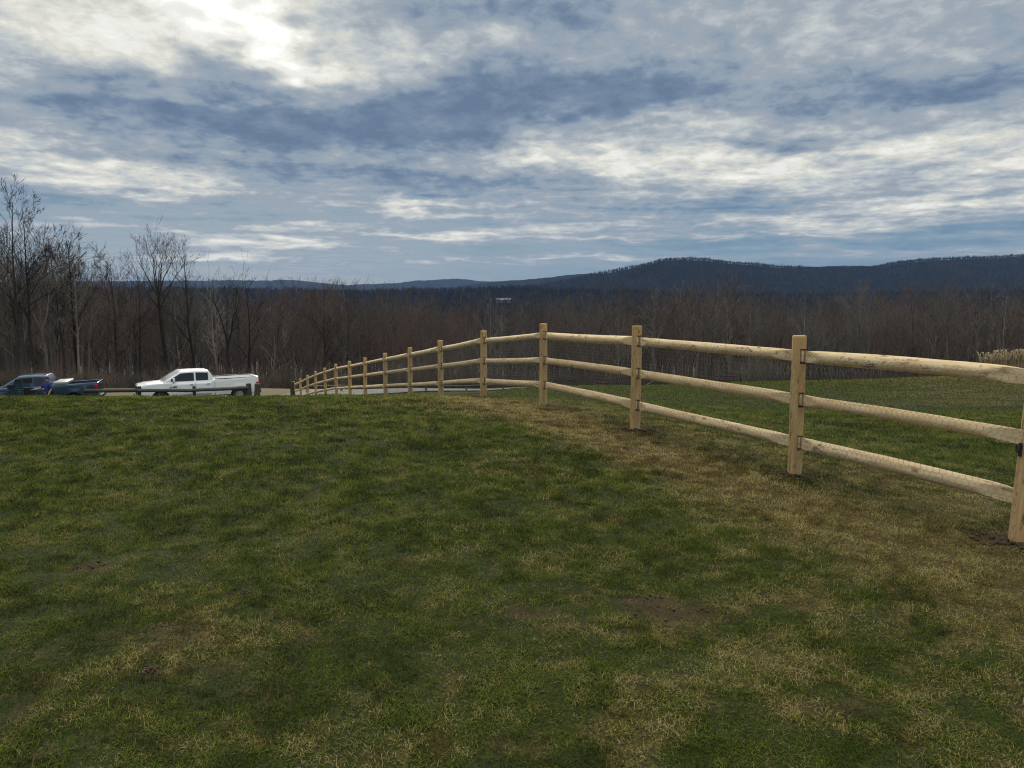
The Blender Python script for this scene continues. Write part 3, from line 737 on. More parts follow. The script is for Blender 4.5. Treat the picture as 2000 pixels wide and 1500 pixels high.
# ------------------------------------------------------------------ trees
def gen_tree(seed, H, kind, lv=3, dens=1., minr=.009):
    r = random.Random(seed); T, Cn = [], []; wb_ = .08 if kind == "vase" else .13
    def add(L, a, b, ra, rb, s_): L.append((a.copy(), b.copy(), ra, rb, s_))
    def branch(p, d, L, rad, level):
        n = 4 if level == 1 else (3 if level == 2 else 2)
        if L < .25: n = 1
        pts = [(p.copy(), d.copy(), rad)]
        q = p.copy(); dd = d.copy()
        for i in range(n):
            dd = (dd+Vector((r.gauss(0, wb_), r.gauss(0, wb_), r.gauss(.07, wb_*.8)))).normalized()
            q2 = q+dd*(L/n); r1 = max(minr*.6, rad*(1-.82*(i+1)/n)); r0 = max(minr, rad*(1-.82*i/n))
            add(Cn, q, q2, r0, r1, 4 if level == 1 else 3); q = q2; pts.append((q.copy(), dd.copy(), r1))
        if level < lv:
            m = int(round((5 if level == 1 else 4)*dens*(L/(H*.25) if level == 1 else 1)))+1
            for k in range(m):
                t = r.uniform(.45 if (level == 1 and kind == "vase") else .25, 1.) if k else 1.
                i = min(int(t*n), n-1); f = t*n-i
                pp = pts[i][0].lerp(pts[i+1][0], f); d0 = pts[i+1][1]
                ax = d0.cross(Vector((r.gauss(0, 1), r.gauss(0, 1), r.gauss(0, .6)))).normalized()
                nd = (Matrix.Rotation(r.uniform(.35, .85), 3, ax) @ d0); nd.z += .12; nd.normalize()
                branch(pp, nd, L*r.uniform(.32, .6), max(minr, pts[i][2]*.6), level+1)
    r0 = H*.0105*(1.25 if kind == "vase" else 1.)
    p = Vector((0, 0, -.4)); d = Vector((r.gauss(0, .03), r.gauss(0, .03), 1)).normalized()
    n = 9; fork = {"vase": r.uniform(.70, .73), "fork": r.uniform(.4, .5)}.get(kind, 1.)
    topz = H*(fork if kind in ("vase", "fork") else .92)
    pts = [(p.copy(), r0*1.15)]
    for i in range(n):
        t = (i+1)/n
        d = (d+Vector((r.gauss(0, .05), r.gauss(0, .05), .25))).normalized()
        q = p+d*((topz+.4)/n)
        tp = 1-(.45 if kind in ("vase", "fork") else .93)*t
        add(T, p, q, pts[-1][1], r0*tp, 7); p = q; pts.append((q.copy(), r0*tp))
    if kind in ("vase", "fork"):
        m = 10 if kind == "vase" else 3
        for k in range(m):
            az = 2*math.pi*k/m+r.uniform(-.3, .3); el = (r.uniform(.72, 1.0) if k % 2 else r.uniform(1.15, 1.5)) if kind == "vase" else r.uniform(1.1, 1.4)
            t = 1. if k < (7 if kind == "vase" else 3) else r.uniform(.80, 1); i = min(int(t*n), n-1)
            branch(pts[i+1][0] if t == 1. else pts[i][0], Vector((math.cos(az)*math.cos(el), math.sin(az)*math.cos(el), math.sin(el))), (H-topz)*r.uniform(.95, 1.15), r0*.34 if kind == "vase" else r0*.6, 1)
        lo, cnt = .55, (1 if kind == "vase" else 3)
    else:
        lo, cnt = (.38 if kind == "slim" else .3), int(13*dens)
    for k in range(cnt):
        t = lo+(1-lo)*(k+r.random())/cnt if kind not in ("vase", "fork") else r.uniform(lo, .9)
        i = min(int(t*n), n-1); f = t*n-i
        pp = pts[i][0].lerp(pts[i+1][0], f); rad = pts[i][1]*.5
        az = r.uniform(0, 2*math.pi); el = r.uniform(.45, 1.05)
        Lb = H*(.24 if kind == "slim" else .34)*(1.15-t*.8)*r.uniform(.7, 1.2)
        branch(pp, Vector((math.cos(az)*math.cos(el), math.sin(az)*math.cos(el), math.sin(el))), Lb, max(minr*1.3, min(rad, Lb*.018)), 1)
    zt_ = np.percentile([b_.z for a_, b_, *_ in Cn], 99.3); k = H/zt_
    sc_ = lambda L: [(a_*k, b_*k, x, y, s_) for a_, b_, x, y, s_ in L]
    return sc_(T), sc_(Cn)
def segs_mesh(segs, name):
    V, Fc, k = [], [], 0
    for s_ in sorted({x[4] for x in segs}):
        q = [x for x in segs if x[4] == s_]
        v, f = tubes(np.array([tuple(x[0]) for x in q]), np.array([tuple(x[1]) for x in q]), [x[2] for x in q], [x[3] for x in q], s_)
        V.append(v); Fc.append(f+k); k += len(v)
    return npmesh(name, np.concatenate(V), np.concatenate(Fc), True)
def tree_obj(T, Cn, m, mc=None):
    root = empty("bare_tree"); link("trunk", segs_mesh(T, "trunk"), m, root); link("crown", segs_mesh(Cn, "crown"), mc or m, root); return root
def copy_tree(o, loc, rz, sc):
    c = o.copy(); COL.objects.link(c); c.location = loc; c.rotation_euler = (0, 0, rz); c.scale = sc
    for ch in o.children:
        k = ch.copy(); COL.objects.link(k); k.parent = c
    return c
H0 = 16.
KINDS = ["slim", "slim", "slim", "slim", "full", "full", "fork", "slim", "full", "slim", "slim", "full"]
BK = [0, 1, 0, 1, 1, 2, 0, 3, 2, 1, 0, 0]
protos = []
for i, (k, b) in enumerate(zip(KINDS, BK)):
    T, Cn = gen_tree(40+i, H0, k, 3, 1.15 if k != "slim" else 1., .012)
    protos.append((T, Cn, b, k))
# top line of the woods in the photo
TOPL = [(-300, 380), (0, 425), (60, 425), (110, 465), (150, 478), (175, 525), (215, 515), (260, 542), (330, 545), (400, 548), (500, 556), (640, 557), (800, 572), (900, 580), (1000, 585), (1100, 580), (1200, 568), (1300, 560), (1350, 548), (1450, 548), (1520, 575), (1700, 574), (1860, 556), (2000, 562), (2300, 560)]
def top_s(u): return np.interp(u, [us(p, q)[0] for p, q in TOPL], [us(p, q)[1] for p, q in TOPL])
EU = [-1.1, -.62, -.56, -.50, -.40, -.1, .05, .17, .38, .65, .9]; EY = [68, 72, 78, 92, 104, 108, 104, 103, 106, 94, 88]
def place_names(px):
    for lim, nm in ((195, "behind the blue truck"), (265, "behind the gap between the trucks"), (500, "behind the white truck"), (575, "behind the driveway opening"),
                    (760, "behind the lowest far fence posts"), (943, "behind the climbing stretch of the fence"), (1062, "behind the fence panel at its crest"),
                    (1243, "behind the fence panel just past its crest"), (1565, "behind the dark pasture fence")):
        if px < lim: return nm
    return "beyond the dry rise of the meadow"
KN = {"slim": "slender bare", "full": "bushy-topped bare", "fork": "forked bare"}
BN = ["grey", "brown", "reddish-twigged", "pale-barked"]
def build_woods():
    r = random.Random(12)
    cand = []
    tries = 0
    pts = []
    grid = {}
    while len(pts) < 3100 and tries < 60000:
        tries += 1
        Y = math.sqrt(r.uniform(66**2, 255**2)); u = r.uniform(-1.0, 1.05); X = u*Y
        if Y < np.interp(u, EU, EY): continue
        key = (int(X//3.2), int(Y//3.2))
        if key in grid: continue
        grid[key] = 1; pts.append((X, Y, u))
    pts.sort(key=lambda p: p[1]-np.interp(p[2], EU, EY)+(60 if abs(p[2]) > .74 else 0))
    roots = {}
    heroes = [ # px, Y, top py, kind, seed, label
        (326, 99, 437, "vase", 5, "broad vase-shaped bare tree rising high above the woods behind the white truck", 4, 0),
        (375, 103, 462, "slim", 8, "tall slim bare tree close beside the broad vase-shaped tree", 3, 0),
        (20, 73, 350, "full", 3, "tallest dark bare tree standing over the blue truck's hood", 4, 0),
        (62, 75, 378, "slim", 14, "tall slim bare tree just past the tallest one, above the blue truck's cab", 4, 0),
        (118, 84, 440, "slim", 22, "slim bare tree in the tall clump above the blue truck's toolbox", 4, 0),
        (150, 86, 442, "slim", 23, "finely twigged bare tree last of the tall clump above the blue truck", 4, 0),
        (222, 98, 478, "full", 31, "rounded bare tree with dense twigs above the gap between the trucks", 4, 0),
        (262, 100, 495, "slim", 32, "thin bare tree between the rounded tree and the broad vase-shaped tree", 3, 0),
        (436, 104, 490, "fork", 33, "sparse bare tree with two upright stems above the white truck's bed", 2, 0),
        (472, 105, 525, "slim", 35, "small leaning bare tree above the white truck's tailgate", 3, 0),
        (632, 112, 546, "full", 36, "small round-topped bare tree against the blue ridge above the far fence end", 3, 0),
        (672, 114, 548, "full", 38, "second small round-topped bare tree against the ridge, nearer the climbing fence", 3, 0),
        (1320, 106, 560, "fork", 41, "dark forked bare tree above the panel past the fence crest", 4, 1),
        (1450, 108, 530, "full", 43, "tall dark straight-stemmed bare tree reaching over the hill foot", 4, 1),
        (1205, 112, 548, "slim", 44, "tall thin dark bare tree right above the second near post", 4, 1),
        (1690, 100, 545, "vase", 46, "broad bare tree with curving limbs beyond the meadow", 4, 0),
        (1860, 97, 560, "vase", 47, "wide spreading bare tree beyond the meadow near the tan plumes", 4, 0),
        (1375, 110, 556, "slim", 48, "slim bare tree between the forked tree and the tall straight one", 3, 1),
    ]
    for (px, Y, py, kind, sd_, label, lv, b) in heroes:
        u, s_ = us(px, py); X = us(px, 600)[0]*Y; z = gz(X, Y); H = EYE+s_*Y-z
        T, Cn = gen_tree(sd_*7, H, kind, 4 if kind == "vase" or lv >= 4 else 3, (.72 if kind == "vase" else 1.0) if lv >= 3 else .5, .013)
        o = tree_obj(T, Cn, M_DARK if px < 1000 else M_BARK[b]); o.location = (X, Y, z); tag(o, label, "tree")
    # single trees: the nearest rows
    nind = 275
    for k, (X, Y, u) in enumerate(pts[:nind]):
        i = r.randrange(len(protos)); T, Cn, b, kind = protos[i]
        z = gz(X, Y)
        H = EYE+top_s(u)*Y-z; H *= r.uniform(.78, 1.08); H = min(max(H, 8.), 27)
        sc = H/H0; sx_ = sc**.7*r.uniform(.85, 1.1)
        px = 1000+u*F*1.0
        if i not in roots: roots[i] = tree_obj(T, Cn, M_BARK[b]); o = roots[i]; o.location = (X, Y, z); o.rotation_euler = (0, 0, r.uniform(0, 6.28)); o.scale = (sx_, sx_, sc)
        else: o = copy_tree(roots[i], (X, Y, z), r.uniform(0, 6.28), (sx_, sx_, sc))
        pl = place_names(px)
        tag(o, f"{KN[kind]} {BN[b]} tree {pl}", "tree", f"{KN[kind]} {BN[b]} trees {pl}")
    # the mass of the woods behind them
    low = []
    for i, (k, b) in enumerate(zip(KINDS, BK)):
        T, Cn = gen_tree(140+i, H0, k, 2, 1.15, .022)
        T = [(a, b_, x, y, 4) for a, b_, x, y, s_ in T[::1]]; Cn = [(a, b_, x, y, 3) for a, b_, x, y, s_ in Cn]
        v1, f1 = tubes(np.array([tuple(x[0]) for x in T]), np.array([tuple(x[1]) for x in T]), [x[2] for x in T], [x[3] for x in T], 3)
        v2, f2 = tubes(np.array([tuple(x[0]) for x in Cn]), np.array([tuple(x[1]) for x in Cn]), [x[2] for x in Cn], [x[3] for x in Cn], 3)
        low.append((np.concatenate([v1, v2]), np.concatenate([f1, f2+len(v1)]), b))
    VV, FF, RR, off = [], [], [], 0
    for (X, Y, u) in pts[nind:]:
        v, f, b = low[r.randrange(len(low))]
        z = gz(X, Y); H = EYE+top_s(u)*Y-z; H *= r.uniform(.8, 1.08); H = min(max(H, 9.), 26); sc = H/H0; sx_ = sc**.7*r.uniform(.85, 1.1)
        a = r.uniform(0, 6.28); c, s_ = math.cos(a), math.sin(a)
        w = v@np.array([[c, s_, 0], [-s_, c, 0], [0, 0, 1]])*np.array([sx_, sx_, sc])+np.array([X, Y, z])
        VV.append(w); FF.append(f+off); off += len(w)
        rv = {0: r.uniform(.1, .6), 1: r.uniform(.0, .5), 2: r.uniform(.84, .93), 3: r.uniform(.7, 1.)}[b]
        RR.append(np.full(len(w), rv))
    me = npmesh("woods", np.concatenate(VV), np.concatenate(FF), True); vattr(me, "rnd", np.concatenate(RR))
    tag(link("woods", me, M_WOODS), "deep bare winter woods falling away behind the front row of trees", "woods", kind="stuff")
build_woods()

# low tangled brush at the wood edge
def build_brush():
    r = np.random.default_rng(5); P0, P1, R0, R1, RV = [], [], [], [], []
    def bush(x, y, h, n, rv):
        z = gz(x, y)
        for _ in range(n):
            a = r.uniform(0, 6.28); p = np.array([x+r.normal(0, .25*h), y+r.normal(0, .25*h), z]); d = np.array([math.cos(a)*.45, math.sin(a)*.45, 1.])
            L = h*r.uniform(.5, 1.1)
            for s_ in range(3):
                d = d+r.normal(0, .30, 3); d /= np.linalg.norm(d); q = p+d*L/3
                P0.append(p); P1.append(q); R0.append(.016*(1-s_*.28)); R1.append(.016*(.72-s_*.28)); RV.append(rv)
                if s_:
                    e = d+r.normal(0, .5, 3); e /= np.linalg.norm(e)
                    P0.append(q); P1.append(q+e*L*.3); R0.append(.009); R1.append(.004); RV.append(rv)
                p = q
    for _ in range(620):
        u = r.uniform(-.85, .0); Y = r.uniform(56, 100) if r.random() < .5 else r.uniform(56, 64)
        if -.2 < u: Y = max(Y, 67)
        bush(u*Y, Y, r.uniform(.8, 2.0)*(1+.5*(Y > 66)), 26, r.choice([.05, .2, .35, .75, .88]))
    for _ in range(620):
        u = r.uniform(-.02, .85); Y = np.interp(u, [-.02, .1, .17, .38, .65, .9], [74, 92, 99, 100, 88, 82])+abs(r.normal(0, 5))
        bush(u*Y, Y, r.uniform(.8, 2.6), 26, r.choice([.05, .15, .35, .88]))
    for px in (1455, 1470, 1485, 1500):   # pale thicket
        x, y = P(px, 99+r.uniform(0, 2)); bush(x, y, 4.2, 110, .78)
    V, Fc = tubes(P0, P1, R0, R1, 3); me = npmesh("undergrowth", V, Fc); vattr(me, "rnd", np.repeat(RV, 6))
    tag(link("undergrowth", me, M_WOODS), "tangled leafless brush along the edge of the woods", "undergrowth", kind="stuff")
build_brush()
def fallen():
    a = P(1262, 98); b = P(1292, 98.5)
    pa = np.array([a[0], a[1], gz(*a)+.1]); pb = np.array([b[0], b[1], gz(*b)+1.3]); n = 5; ts = np.linspace(0, 1, n)
    pp = [pa+(pb-pa)*t+np.array([0, 0, .05*math.sin(5*t)]) for t in ts]
    V, Fc = tubes(pp[:-1], pp[1:], [.11, .1, .08, .07], [.1, .08, .07, .04], 7)
    o = link("fallen_trunk", npmesh("fallen_trunk", V, Fc, True), M_BARK[3]); tag(o, "pale fallen trunk leaning by the dark pasture fence", "fallen trunk")
fallen()

# wooded hillsides: small bare crowns standing on the slopes
def hill_woods():
    r = np.random.default_rng(8); n = 60000
    Y = np.sqrt(r.uniform(700**2, 2330**2, n)); u = r.uniform(-.75, .8, n); X = u*Y; z = zg(X, Y)
    h = r.uniform(6, 14, n)*(.8+.5*fbm(X/60, Y/60, 2, 2))
    k = 5; ang = r.uniform(0, 6.28, (n, k)); el = r.uniform(.75, 1.5, (n, k)); ln = h[:, None]*r.uniform(.35, .62, (n, k))
    base = np.stack([X, Y, z+h*.12], 1)[:, None]+np.zeros((n, k, 3)); base[..., 2] += r.uniform(0, .25, (n, k))*h[:, None]
    tip = base+np.stack([np.cos(ang)*np.cos(el), np.sin(ang)*np.cos(el), np.sin(el)], -1)*ln[..., None]
    P0 = np.concatenate([np.stack([X, Y, z-1], 1), base.reshape(-1, 3)]); P1 = np.concatenate([np.stack([X, Y, z+h*.75], 1), tip.reshape(-1, 3)])
    R0 = np.concatenate([np.full(n, .25), np.full(n*k, .42)]); R1 = np.concatenate([np.full(n, .15), np.full(n*k, .12)])
    V, Fc = tubes(P0, P1, R0, R1, 3); rv = (r.uniform(0, .5, n)+.42*np.clip((1350-Y)/250, 0, 1)+(fbm(X/90, Y/90, 4, 3)-.5)*.5).clip(0, 1); RV = np.concatenate([rv, np.repeat(rv, k)])
    me = npmesh("hillside_woods", V, Fc); vattr(me, "rnd", np.repeat(RV, 6))
    tag(link("hillside_woods", me, M_HTREE), "grey leafless woods covering the valley and the long hill", "woods", kind="stuff")
hill_woods()

# a few dark evergreens in the valley
M_EVER = simple("evergreen_needles", (.012, .024, .016), 1., var=.4)
def evergreen(px, py, Y, h, label):
    X = us(px, py)[0]*Y; z = gz(X, Y); r = random.Random(px); root = empty("evergreen_tree", (X, Y, z)); tag(root, label, "evergreen")
    v, f = tubes([(0, 0, -1)], [(0, 0, h)], [h*.02], [h*.004], 6); link("trunk", npmesh("trunk", v, f), M_BARK[1], root)
    P0, P1, a0, a1 = [], [], [], []
    for i in range(420):
        t = r.random()**.8; zz = h*(.12+.88*t); a = r.uniform(0, 6.28); L = h*.24*(1-t)*r.uniform(.6, 1.1)+.2
        P0.append((0, 0, zz)); P1.append((math.cos(a)*L, math.sin(a)*L, zz-L*.25)); a0.append(h*.012); a1.append(h*.018*(1-t)+.02)
    v, f = tubes(P0, P1, a0, a1, 3); link("crown", npmesh("crown", v, f), M_EVER, root)
evergreen(1051, 572, 1180, 20, "small dark conical evergreen in the valley just past the white building")
evergreen(800, 575, 1220, 22, "dark evergreen poking up under the far ridge above the climbing fence")
evergreen(424, 565, 900, 20, "dark round-shouldered evergreen above the white truck's bed")
evergreen(564, 565, 1100, 22, "dark evergreen above the driveway opening under the far ridge")

# white building far down the valley
def far_building():
    u = us(984, 586)[0]; sb = us(984, 588)[1]
    Y = next(y for y in np.arange(1000., 1450., 4.) if gz(u*y, y) > EYE+sb*y-2.)
    X = u*Y; g0 = gz(X, Y)
    root = empty("valley_building", (X, Y, g0)); tag(root, "long low white building glinting far down the valley", "building")
    h = 5.6; W_, D_ = 25., 8.
    mw = simple("white_wall_paint", (.25, .25, .28), .6); mr = simple("pale_metal_roof", (.20, .20, .23), .6); mg = simple("dark_window_glass", (.03, .035, .05), .15)
    def box(nm, x0, x1, y0, y1, z0, z1, m, par):
        bm = bmesh.new(); bmesh.ops.create_cube(bm, size=1, matrix=Matrix.Translation(((x0+x1)/2, (y0+y1)/2, (z0+z1)/2)) @ Matrix.Diagonal((x1-x0, y1-y0, z1-z0, 1)))
        return bmobj(nm, bm, m, par)
    box("wall", -W_/2, W_/2, -D_/2, D_/2, -1, h-1.3, mw, root)
    bm = bmesh.new(); z1 = h-1.298
    q = [bm.verts.new(p) for p in ((-W_/2-.5, -D_/2-.6, z1), (W_/2+.5, -D_/2-.6, z1), (W_/2+.5, D_/2+.6, z1), (-W_/2-.5, D_/2+.6, z1), (-W_/2-.5, 0, z1+2.2), (W_/2+.5, 0, z1+2.2))]
    for f in ((0, 1, 5, 4), (2, 3, 4, 5), (0, 4, 3), (1, 2, 5), (3, 2, 1, 0)): bm.faces.new([q[i] for i in f])
    bmobj("roof", bm, mr, root)
    for k in range(4): box("window", -W_/2+3+k*6.2, -W_/2+5.6+k*6.2, -D_/2-.12, -D_/2-.003, h-4.2, h-2.4, mg, root)
    box("chimney", 4, 5.2, -.6, .6, h-.5, h+2.2, mw, root)
far_building()

# plumed ornamental grass beyond the meadow
def plumes():
    m, g = mat("dry_plume"); r_ = g.attr("rnd")
    c = g.ramp(r_, [(0., (.22, .16, .085)), (.4, (.46, .36, .21)), (1., (.78, .66, .46))]); finish(g, bsdf(g, c, .9, spec=.1))
    cl = [(1930, 55, 2.0, 60), (1960, 54, 2.15, 80), (1995, 53.5, 2.3, 100), (2035, 53, 2.4, 100)]
    labs = ["tan plumed grass clump standing farthest from the near fence post", "tan plumed grass clump second from the meadow side", "tall tan plumed grass clump right behind the near gate post", "tan plumed grass clump just outside the picture edge"]
    for (px, Y, h, n), lab in zip(cl, labs):
        r = np.random.default_rng(px); x, y = us(px, 712)[0]*Y, Y; z = gz(x, y)
        zt = EYE+us(px, 686 if px > 1950 else 692)[1]*Y; h = max(1.6, zt-z)
        root = empty("plumed_grass", (x, y, z)); tag(root, lab, "ornamental grass", "tan plumed grass clumps past the meadow")
        P0, P1, A0, A1 = [], [], [], []; Q0, Q1, B0, B1 = [], [], [], []
        for _ in range(n):
            a = r.uniform(0, 6.28); b = np.array([r.normal(0, .34), r.normal(0, .30), 0]); d = np.array([math.cos(a)*.22*r.random(), math.sin(a)*.22*r.random(), 1.])
            L = h*r.uniform(.62, .92); mid = b+d*L*.5; top = b+d*L+np.array([0, 0, 0])
            P0 += [b, mid]; P1 += [mid, top]; A0 += [.008, .006]; A1 += [.006, .004]
            e = top+np.array([math.cos(a)*.05, math.sin(a)*.05, h*.16]); e2 = e+np.array([math.cos(a)*.10, math.sin(a)*.10, .03])
            Q0 += [top, e]; Q1 += [e, e2]; B0 += [.012, .030]; B1 += [.032, .008]
            lf_ = b+np.array([math.cos(a)*.5, math.sin(a)*.5, h*.45]); P0 += [b]; P1 += [lf_]; A0 += [.012]; A1 += [.003]
        for nm, (a_, b_, c_, d_) in (("stems", (P0, P1, A0, A1)), ("plume", (Q0, Q1, B0, B1))):
            v, f = tubes(a_, b_, c_, d_, 4); me = npmesh(nm, v, f); vattr(me, "rnd", np.repeat(r.random(len(a_))*(.6 if nm == "stems" else 1), 8)); o = link(nm, me, m, root); o["kind"] = "stuff"
plumes()

# ------------------------------------------------------------------ pickup trucks
def carpaint(name, col, metallic=0.):
    m, g = mat(name); co = g.n("ShaderNodeTexCoord", out=3); n = g.noise(co, 2.5, 4, .6)
    sp = g.t.nodes.new("ShaderNodeSeparateXYZ"); g.put(sp.inputs[0], co)
    dirt = g.m("MULTIPLY", g.rng(sp.outputs[2], 1.0, .35, 0., .5), g.rng(n, .3, .7, .4, 1.))
    c = g.mix(dirt, col, (.16, .14, .11)); finish(g, bsdf(g, c, g.rng(n, .3, .7, .18, .30), metallic=metallic, coat=.7, spec=.5)); return m
M_WHITE = carpaint("white_paint", (.78, .80, .83)); M_BLUE = carpaint("dark_blue_paint", (.045, .080, .14), .55)
M_GLASS = simple("tinted_glass", (.010, .013, .022), .06, coat=.2, spec=.6, var=.05)
M_WIND = simple("windscreen_pale_sheen", (.42, .48, .47), .12, spec=.9, coat=.8, var=.05)  # pale base colour stands in for the reflection on the glass
M_TYRE = simple("tyre_rubber", (.018, .018, .018), .85); M_RIM = simple("alloy_rim", (.42, .43, .45), .3, metallic=.8)
M_CHROME = simple("chrome", (.62, .64, .67), .18, metallic=1.); M_BLACK = simple("black_plastic_and_shade", (.016, .017, .02), .6)
M_GREYP = simple("dark_grey_bumper", (.09, .10, .11), .35, coat=.3); M_LAMP = simple("headlamp_lens", (.55, .60, .66), .1, coat=.6); M_RED = simple("red_tail_lens", (.40, .012, .02), .2, coat=.5)
M_SEAT = simple("grey_seat_cloth", (.06, .06, .065), .9); M_BOX = simple("aluminium_toolbox", (.36, .37, .38), .45, metallic=.5)
def grid(name, rows, m, parent, smooth=True, close=False):
    n, k = len(rows), len(rows[0]); V = [p for r_ in rows for p in r_]
    Fc = [(i*k+j, i*k+j+1, (i+1)*k+j+1, (i+1)*k+j) for i in range(n-1) for j in range(k-1)]
    bm = bmesh.new(); vs_ = [bm.verts.new(p) for p in V]
    for f in Fc:
        try: bm.faces.new([vs_[i] for i in f])
        except Exception: pass
    bmesh.ops.remove_doubles(bm, verts=bm.verts[:], dist=1e-4)
    return bm
def boxbm(bm, x0, x1, y0, y1, z0, z1, bev=.015):
    g_ = bmesh.ops.create_cube(bm, size=1, matrix=Matrix.Translation(((x0+x1)/2, (y0+y1)/2, (z0+z1)/2)) @ Matrix.Diagonal((x1-x0, y1-y0, z1-z0, 1)))
    if bev: bmesh.ops.bevel(bm, geom=list({e for v in g_["verts"] for e in v.link_edges}), offset=bev, segments=2, affect="EDGES", profile=.6)
def sst(a, b, x): t = min(1, max(0, (x-a)/(b-a))); return t*t*(3-2*t)
def truck(name, label, paint, loc, rz, pitch, L, wb, fo, cab0, cab1, belt, roof, ws0, ws1, rt, bed_top, doors_open=False, toolbox=False, wheel_r=.42):
    """x runs from the front bumper (0) to the tailgate (L); camera side is -y"""
    root = empty(name, loc, rz); root.rotation_euler = (0, pitch, rz); tag(root, label, "pickup truck")
    HW = 1.0; xf, xr = fo, fo+wb; ar = wheel_r+.10
    def mk(nm, bm, m, par=None, smooth=True):
        o = bmobj(nm, bm, m, par or root, smooth)
        if smooth:
            md = o.modifiers.new("e", "EDGE_SPLIT"); md.split_angle = R(38)
        o_par = par or root
        if o_par is root: o.location = (-xf-wb/2, 0, 0)
        return o
    def zb(x):
        z = .50 if x > xf else .46
        for c in (xf, xr):
            d = abs(x-c)
            if d < ar: z = max(z, wheel_r+math.sqrt(ar*ar-d*d))
        return z
    hood0 = belt-(.05 if not toolbox else .14)
    def zt(x):
        if x < cab0: return hood0-.07*(1-sst(0, .5, x))+(belt-hood0)*.85*sst(.2, cab0, x)
        return belt+.005
    def hw(x, z, z_top):
        w = HW-.10*(1-sst(0, .45, x))-.03*sst(.75, .3, z)
        w -= .02*abs(z-.85)/.4
        for c in (xf, xr):
            d = abs(x-c); w += .035*max(0, 1-abs(d-.0)/(ar+.12))*(1 if z < 1.05 else .3)
        return w
    def stations(a, b):
        s_ = set(np.linspace(a, b, max(3, int((b-a)/.07))).round(4))
        for c in (xf, xr):
            for q in (c-ar, c+ar, c-ar+.005, c+ar-.005):
                if a < q < b: s_.add(round(q, 4))
        return sorted(s_)
    # front body and cab sides
    rows = []
    for x in stations(0.06, cab1):
        b_, t_ = zb(x), zt(x); r_ = .07; half = [(hw(x, b_, t_)-.35, b_-.0)]
        for k in range(6):
            z = b_+(t_-r_-b_)*k/5; half.append((hw(x, z, t_), z))
        for k in range(1, 4):
            a = math.pi/2*k/3; half.append((hw(x, t_-r_, t_)-r_*(1-math.cos(a)), t_-r_+r_*math.sin(a)))
        bulge = .05*(1-sst(cab0-.3, cab0, x)) if x < cab0 else 0
        half += [(.55, t_+bulge*.6), (.0, t_+bulge)]
        rows.append([(x, -y, z) for y, z in half]+[(x, y, z) for y, z in half[::-1][1:]])
    bm = grid("b", rows, paint, root)
    for rr_ in (rows[0], rows[-1]):
        vs_ = [bm.verts.new(p) for p in rr_]; bm.faces.new(vs_)
    bmesh.ops.remove_doubles(bm, verts=bm.verts[:], dist=1e-4)
    body = mk("body", bm, paint)
    # cab roof
    tum = .30
    def zr(x):
        if x < ws1: t = (x-ws0)/(ws1-ws0); return belt+(roof-.035-belt)*max(0, t)**.92
        if x > rt: t = (x-rt)/(cab1-rt); return roof-.02-(roof-.02-belt)*max(0, min(1, t))**1.9
        m_ = (x-ws1)/(rt-ws1); return roof-.035+.035*math.sin(math.pi*min(1, m_*.9+.1))
    def cabw(x, z): return .94-tum*(z-belt)*.62
    rows = []
    xs = sorted(set(list(np.linspace(ws0, ws1, 12))+list(np.linspace(ws1, rt, 16))+list(np.linspace(rt, cab1, 10))))
    for x in xs:
        t_ = zr(x); r_ = min(.10, (t_-belt)*.5); half = []
        for k in range(6):
            z = belt-.03+(t_-r_-belt+.03)*k/5; half.append((cabw(x, z), z))
        w0 = cabw(x, t_-r_)
        for k in range(1, 4):
            a = math.pi/2*k/3; half.append((w0-r_*(1-math.cos(a)), t_-r_+r_*math.sin(a)))
        half += [(.4, t_+.012), (0, t_+.015)]
        rows.append([(x, -y, z) for y, z in half]+[(x, y, z) for y, z in half[::-1][1:]])
    bm = grid("c", rows, paint, root); vs_ = [bm.verts.new(p) for p in rows[-1]]; bm.faces.new(vs_)
    mk("roof", bm, paint)
    # side windows
    def win(x0, x1, sgn, m=M_GLASS, nm="window", par=None):
        rows_ = []; n = 12
        for i in range(n+1):
            x = x0+(x1-x0)*i/n; zt_ = min(zr(x)-.11, roof-.115); zl = belt+.035
            zt_ = max(zt_, zl+.01)
            rows_.append([(x, sgn*(cabw(x, z)+.006), z) for z in np.linspace(zl, zt_, 4)])
        bm_ = grid("w", rows_, m, root); return mk(nm, bm_, m)
    mid = (ws1+rt)/2+.04
    for sgn in (-1, 1):
        if not (doors_open and sgn < 0): win(ws0+.42, mid-.05, sgn)
        win(mid+.05, rt+.02, sgn)
    rows_ = []
    for i in range(9):
        x = ws0+.06+(ws1-ws0-.10)*i/8; z = zr(x)+.020; w = cabw(x, z)-.10; rows_.append([(x-.004, w*k/4, z-.010*(abs(k)/4)**2) for k in range(-4, 5)])
    mk("windscreen", grid("w", rows_, M_WIND, root), M_WIND)
    rows_ = []
    for i in range(5):
        x = rt+.10+(cab1-rt-.18)*i/4; z = zr(x)+.02; w = cabw(x, z)-.16; rows_.append([(x+.004, w*k/3, z) for k in range(-3, 4)])
    mk("rear_window", grid("w", rows_, M_GLASS, root), M_GLASS)
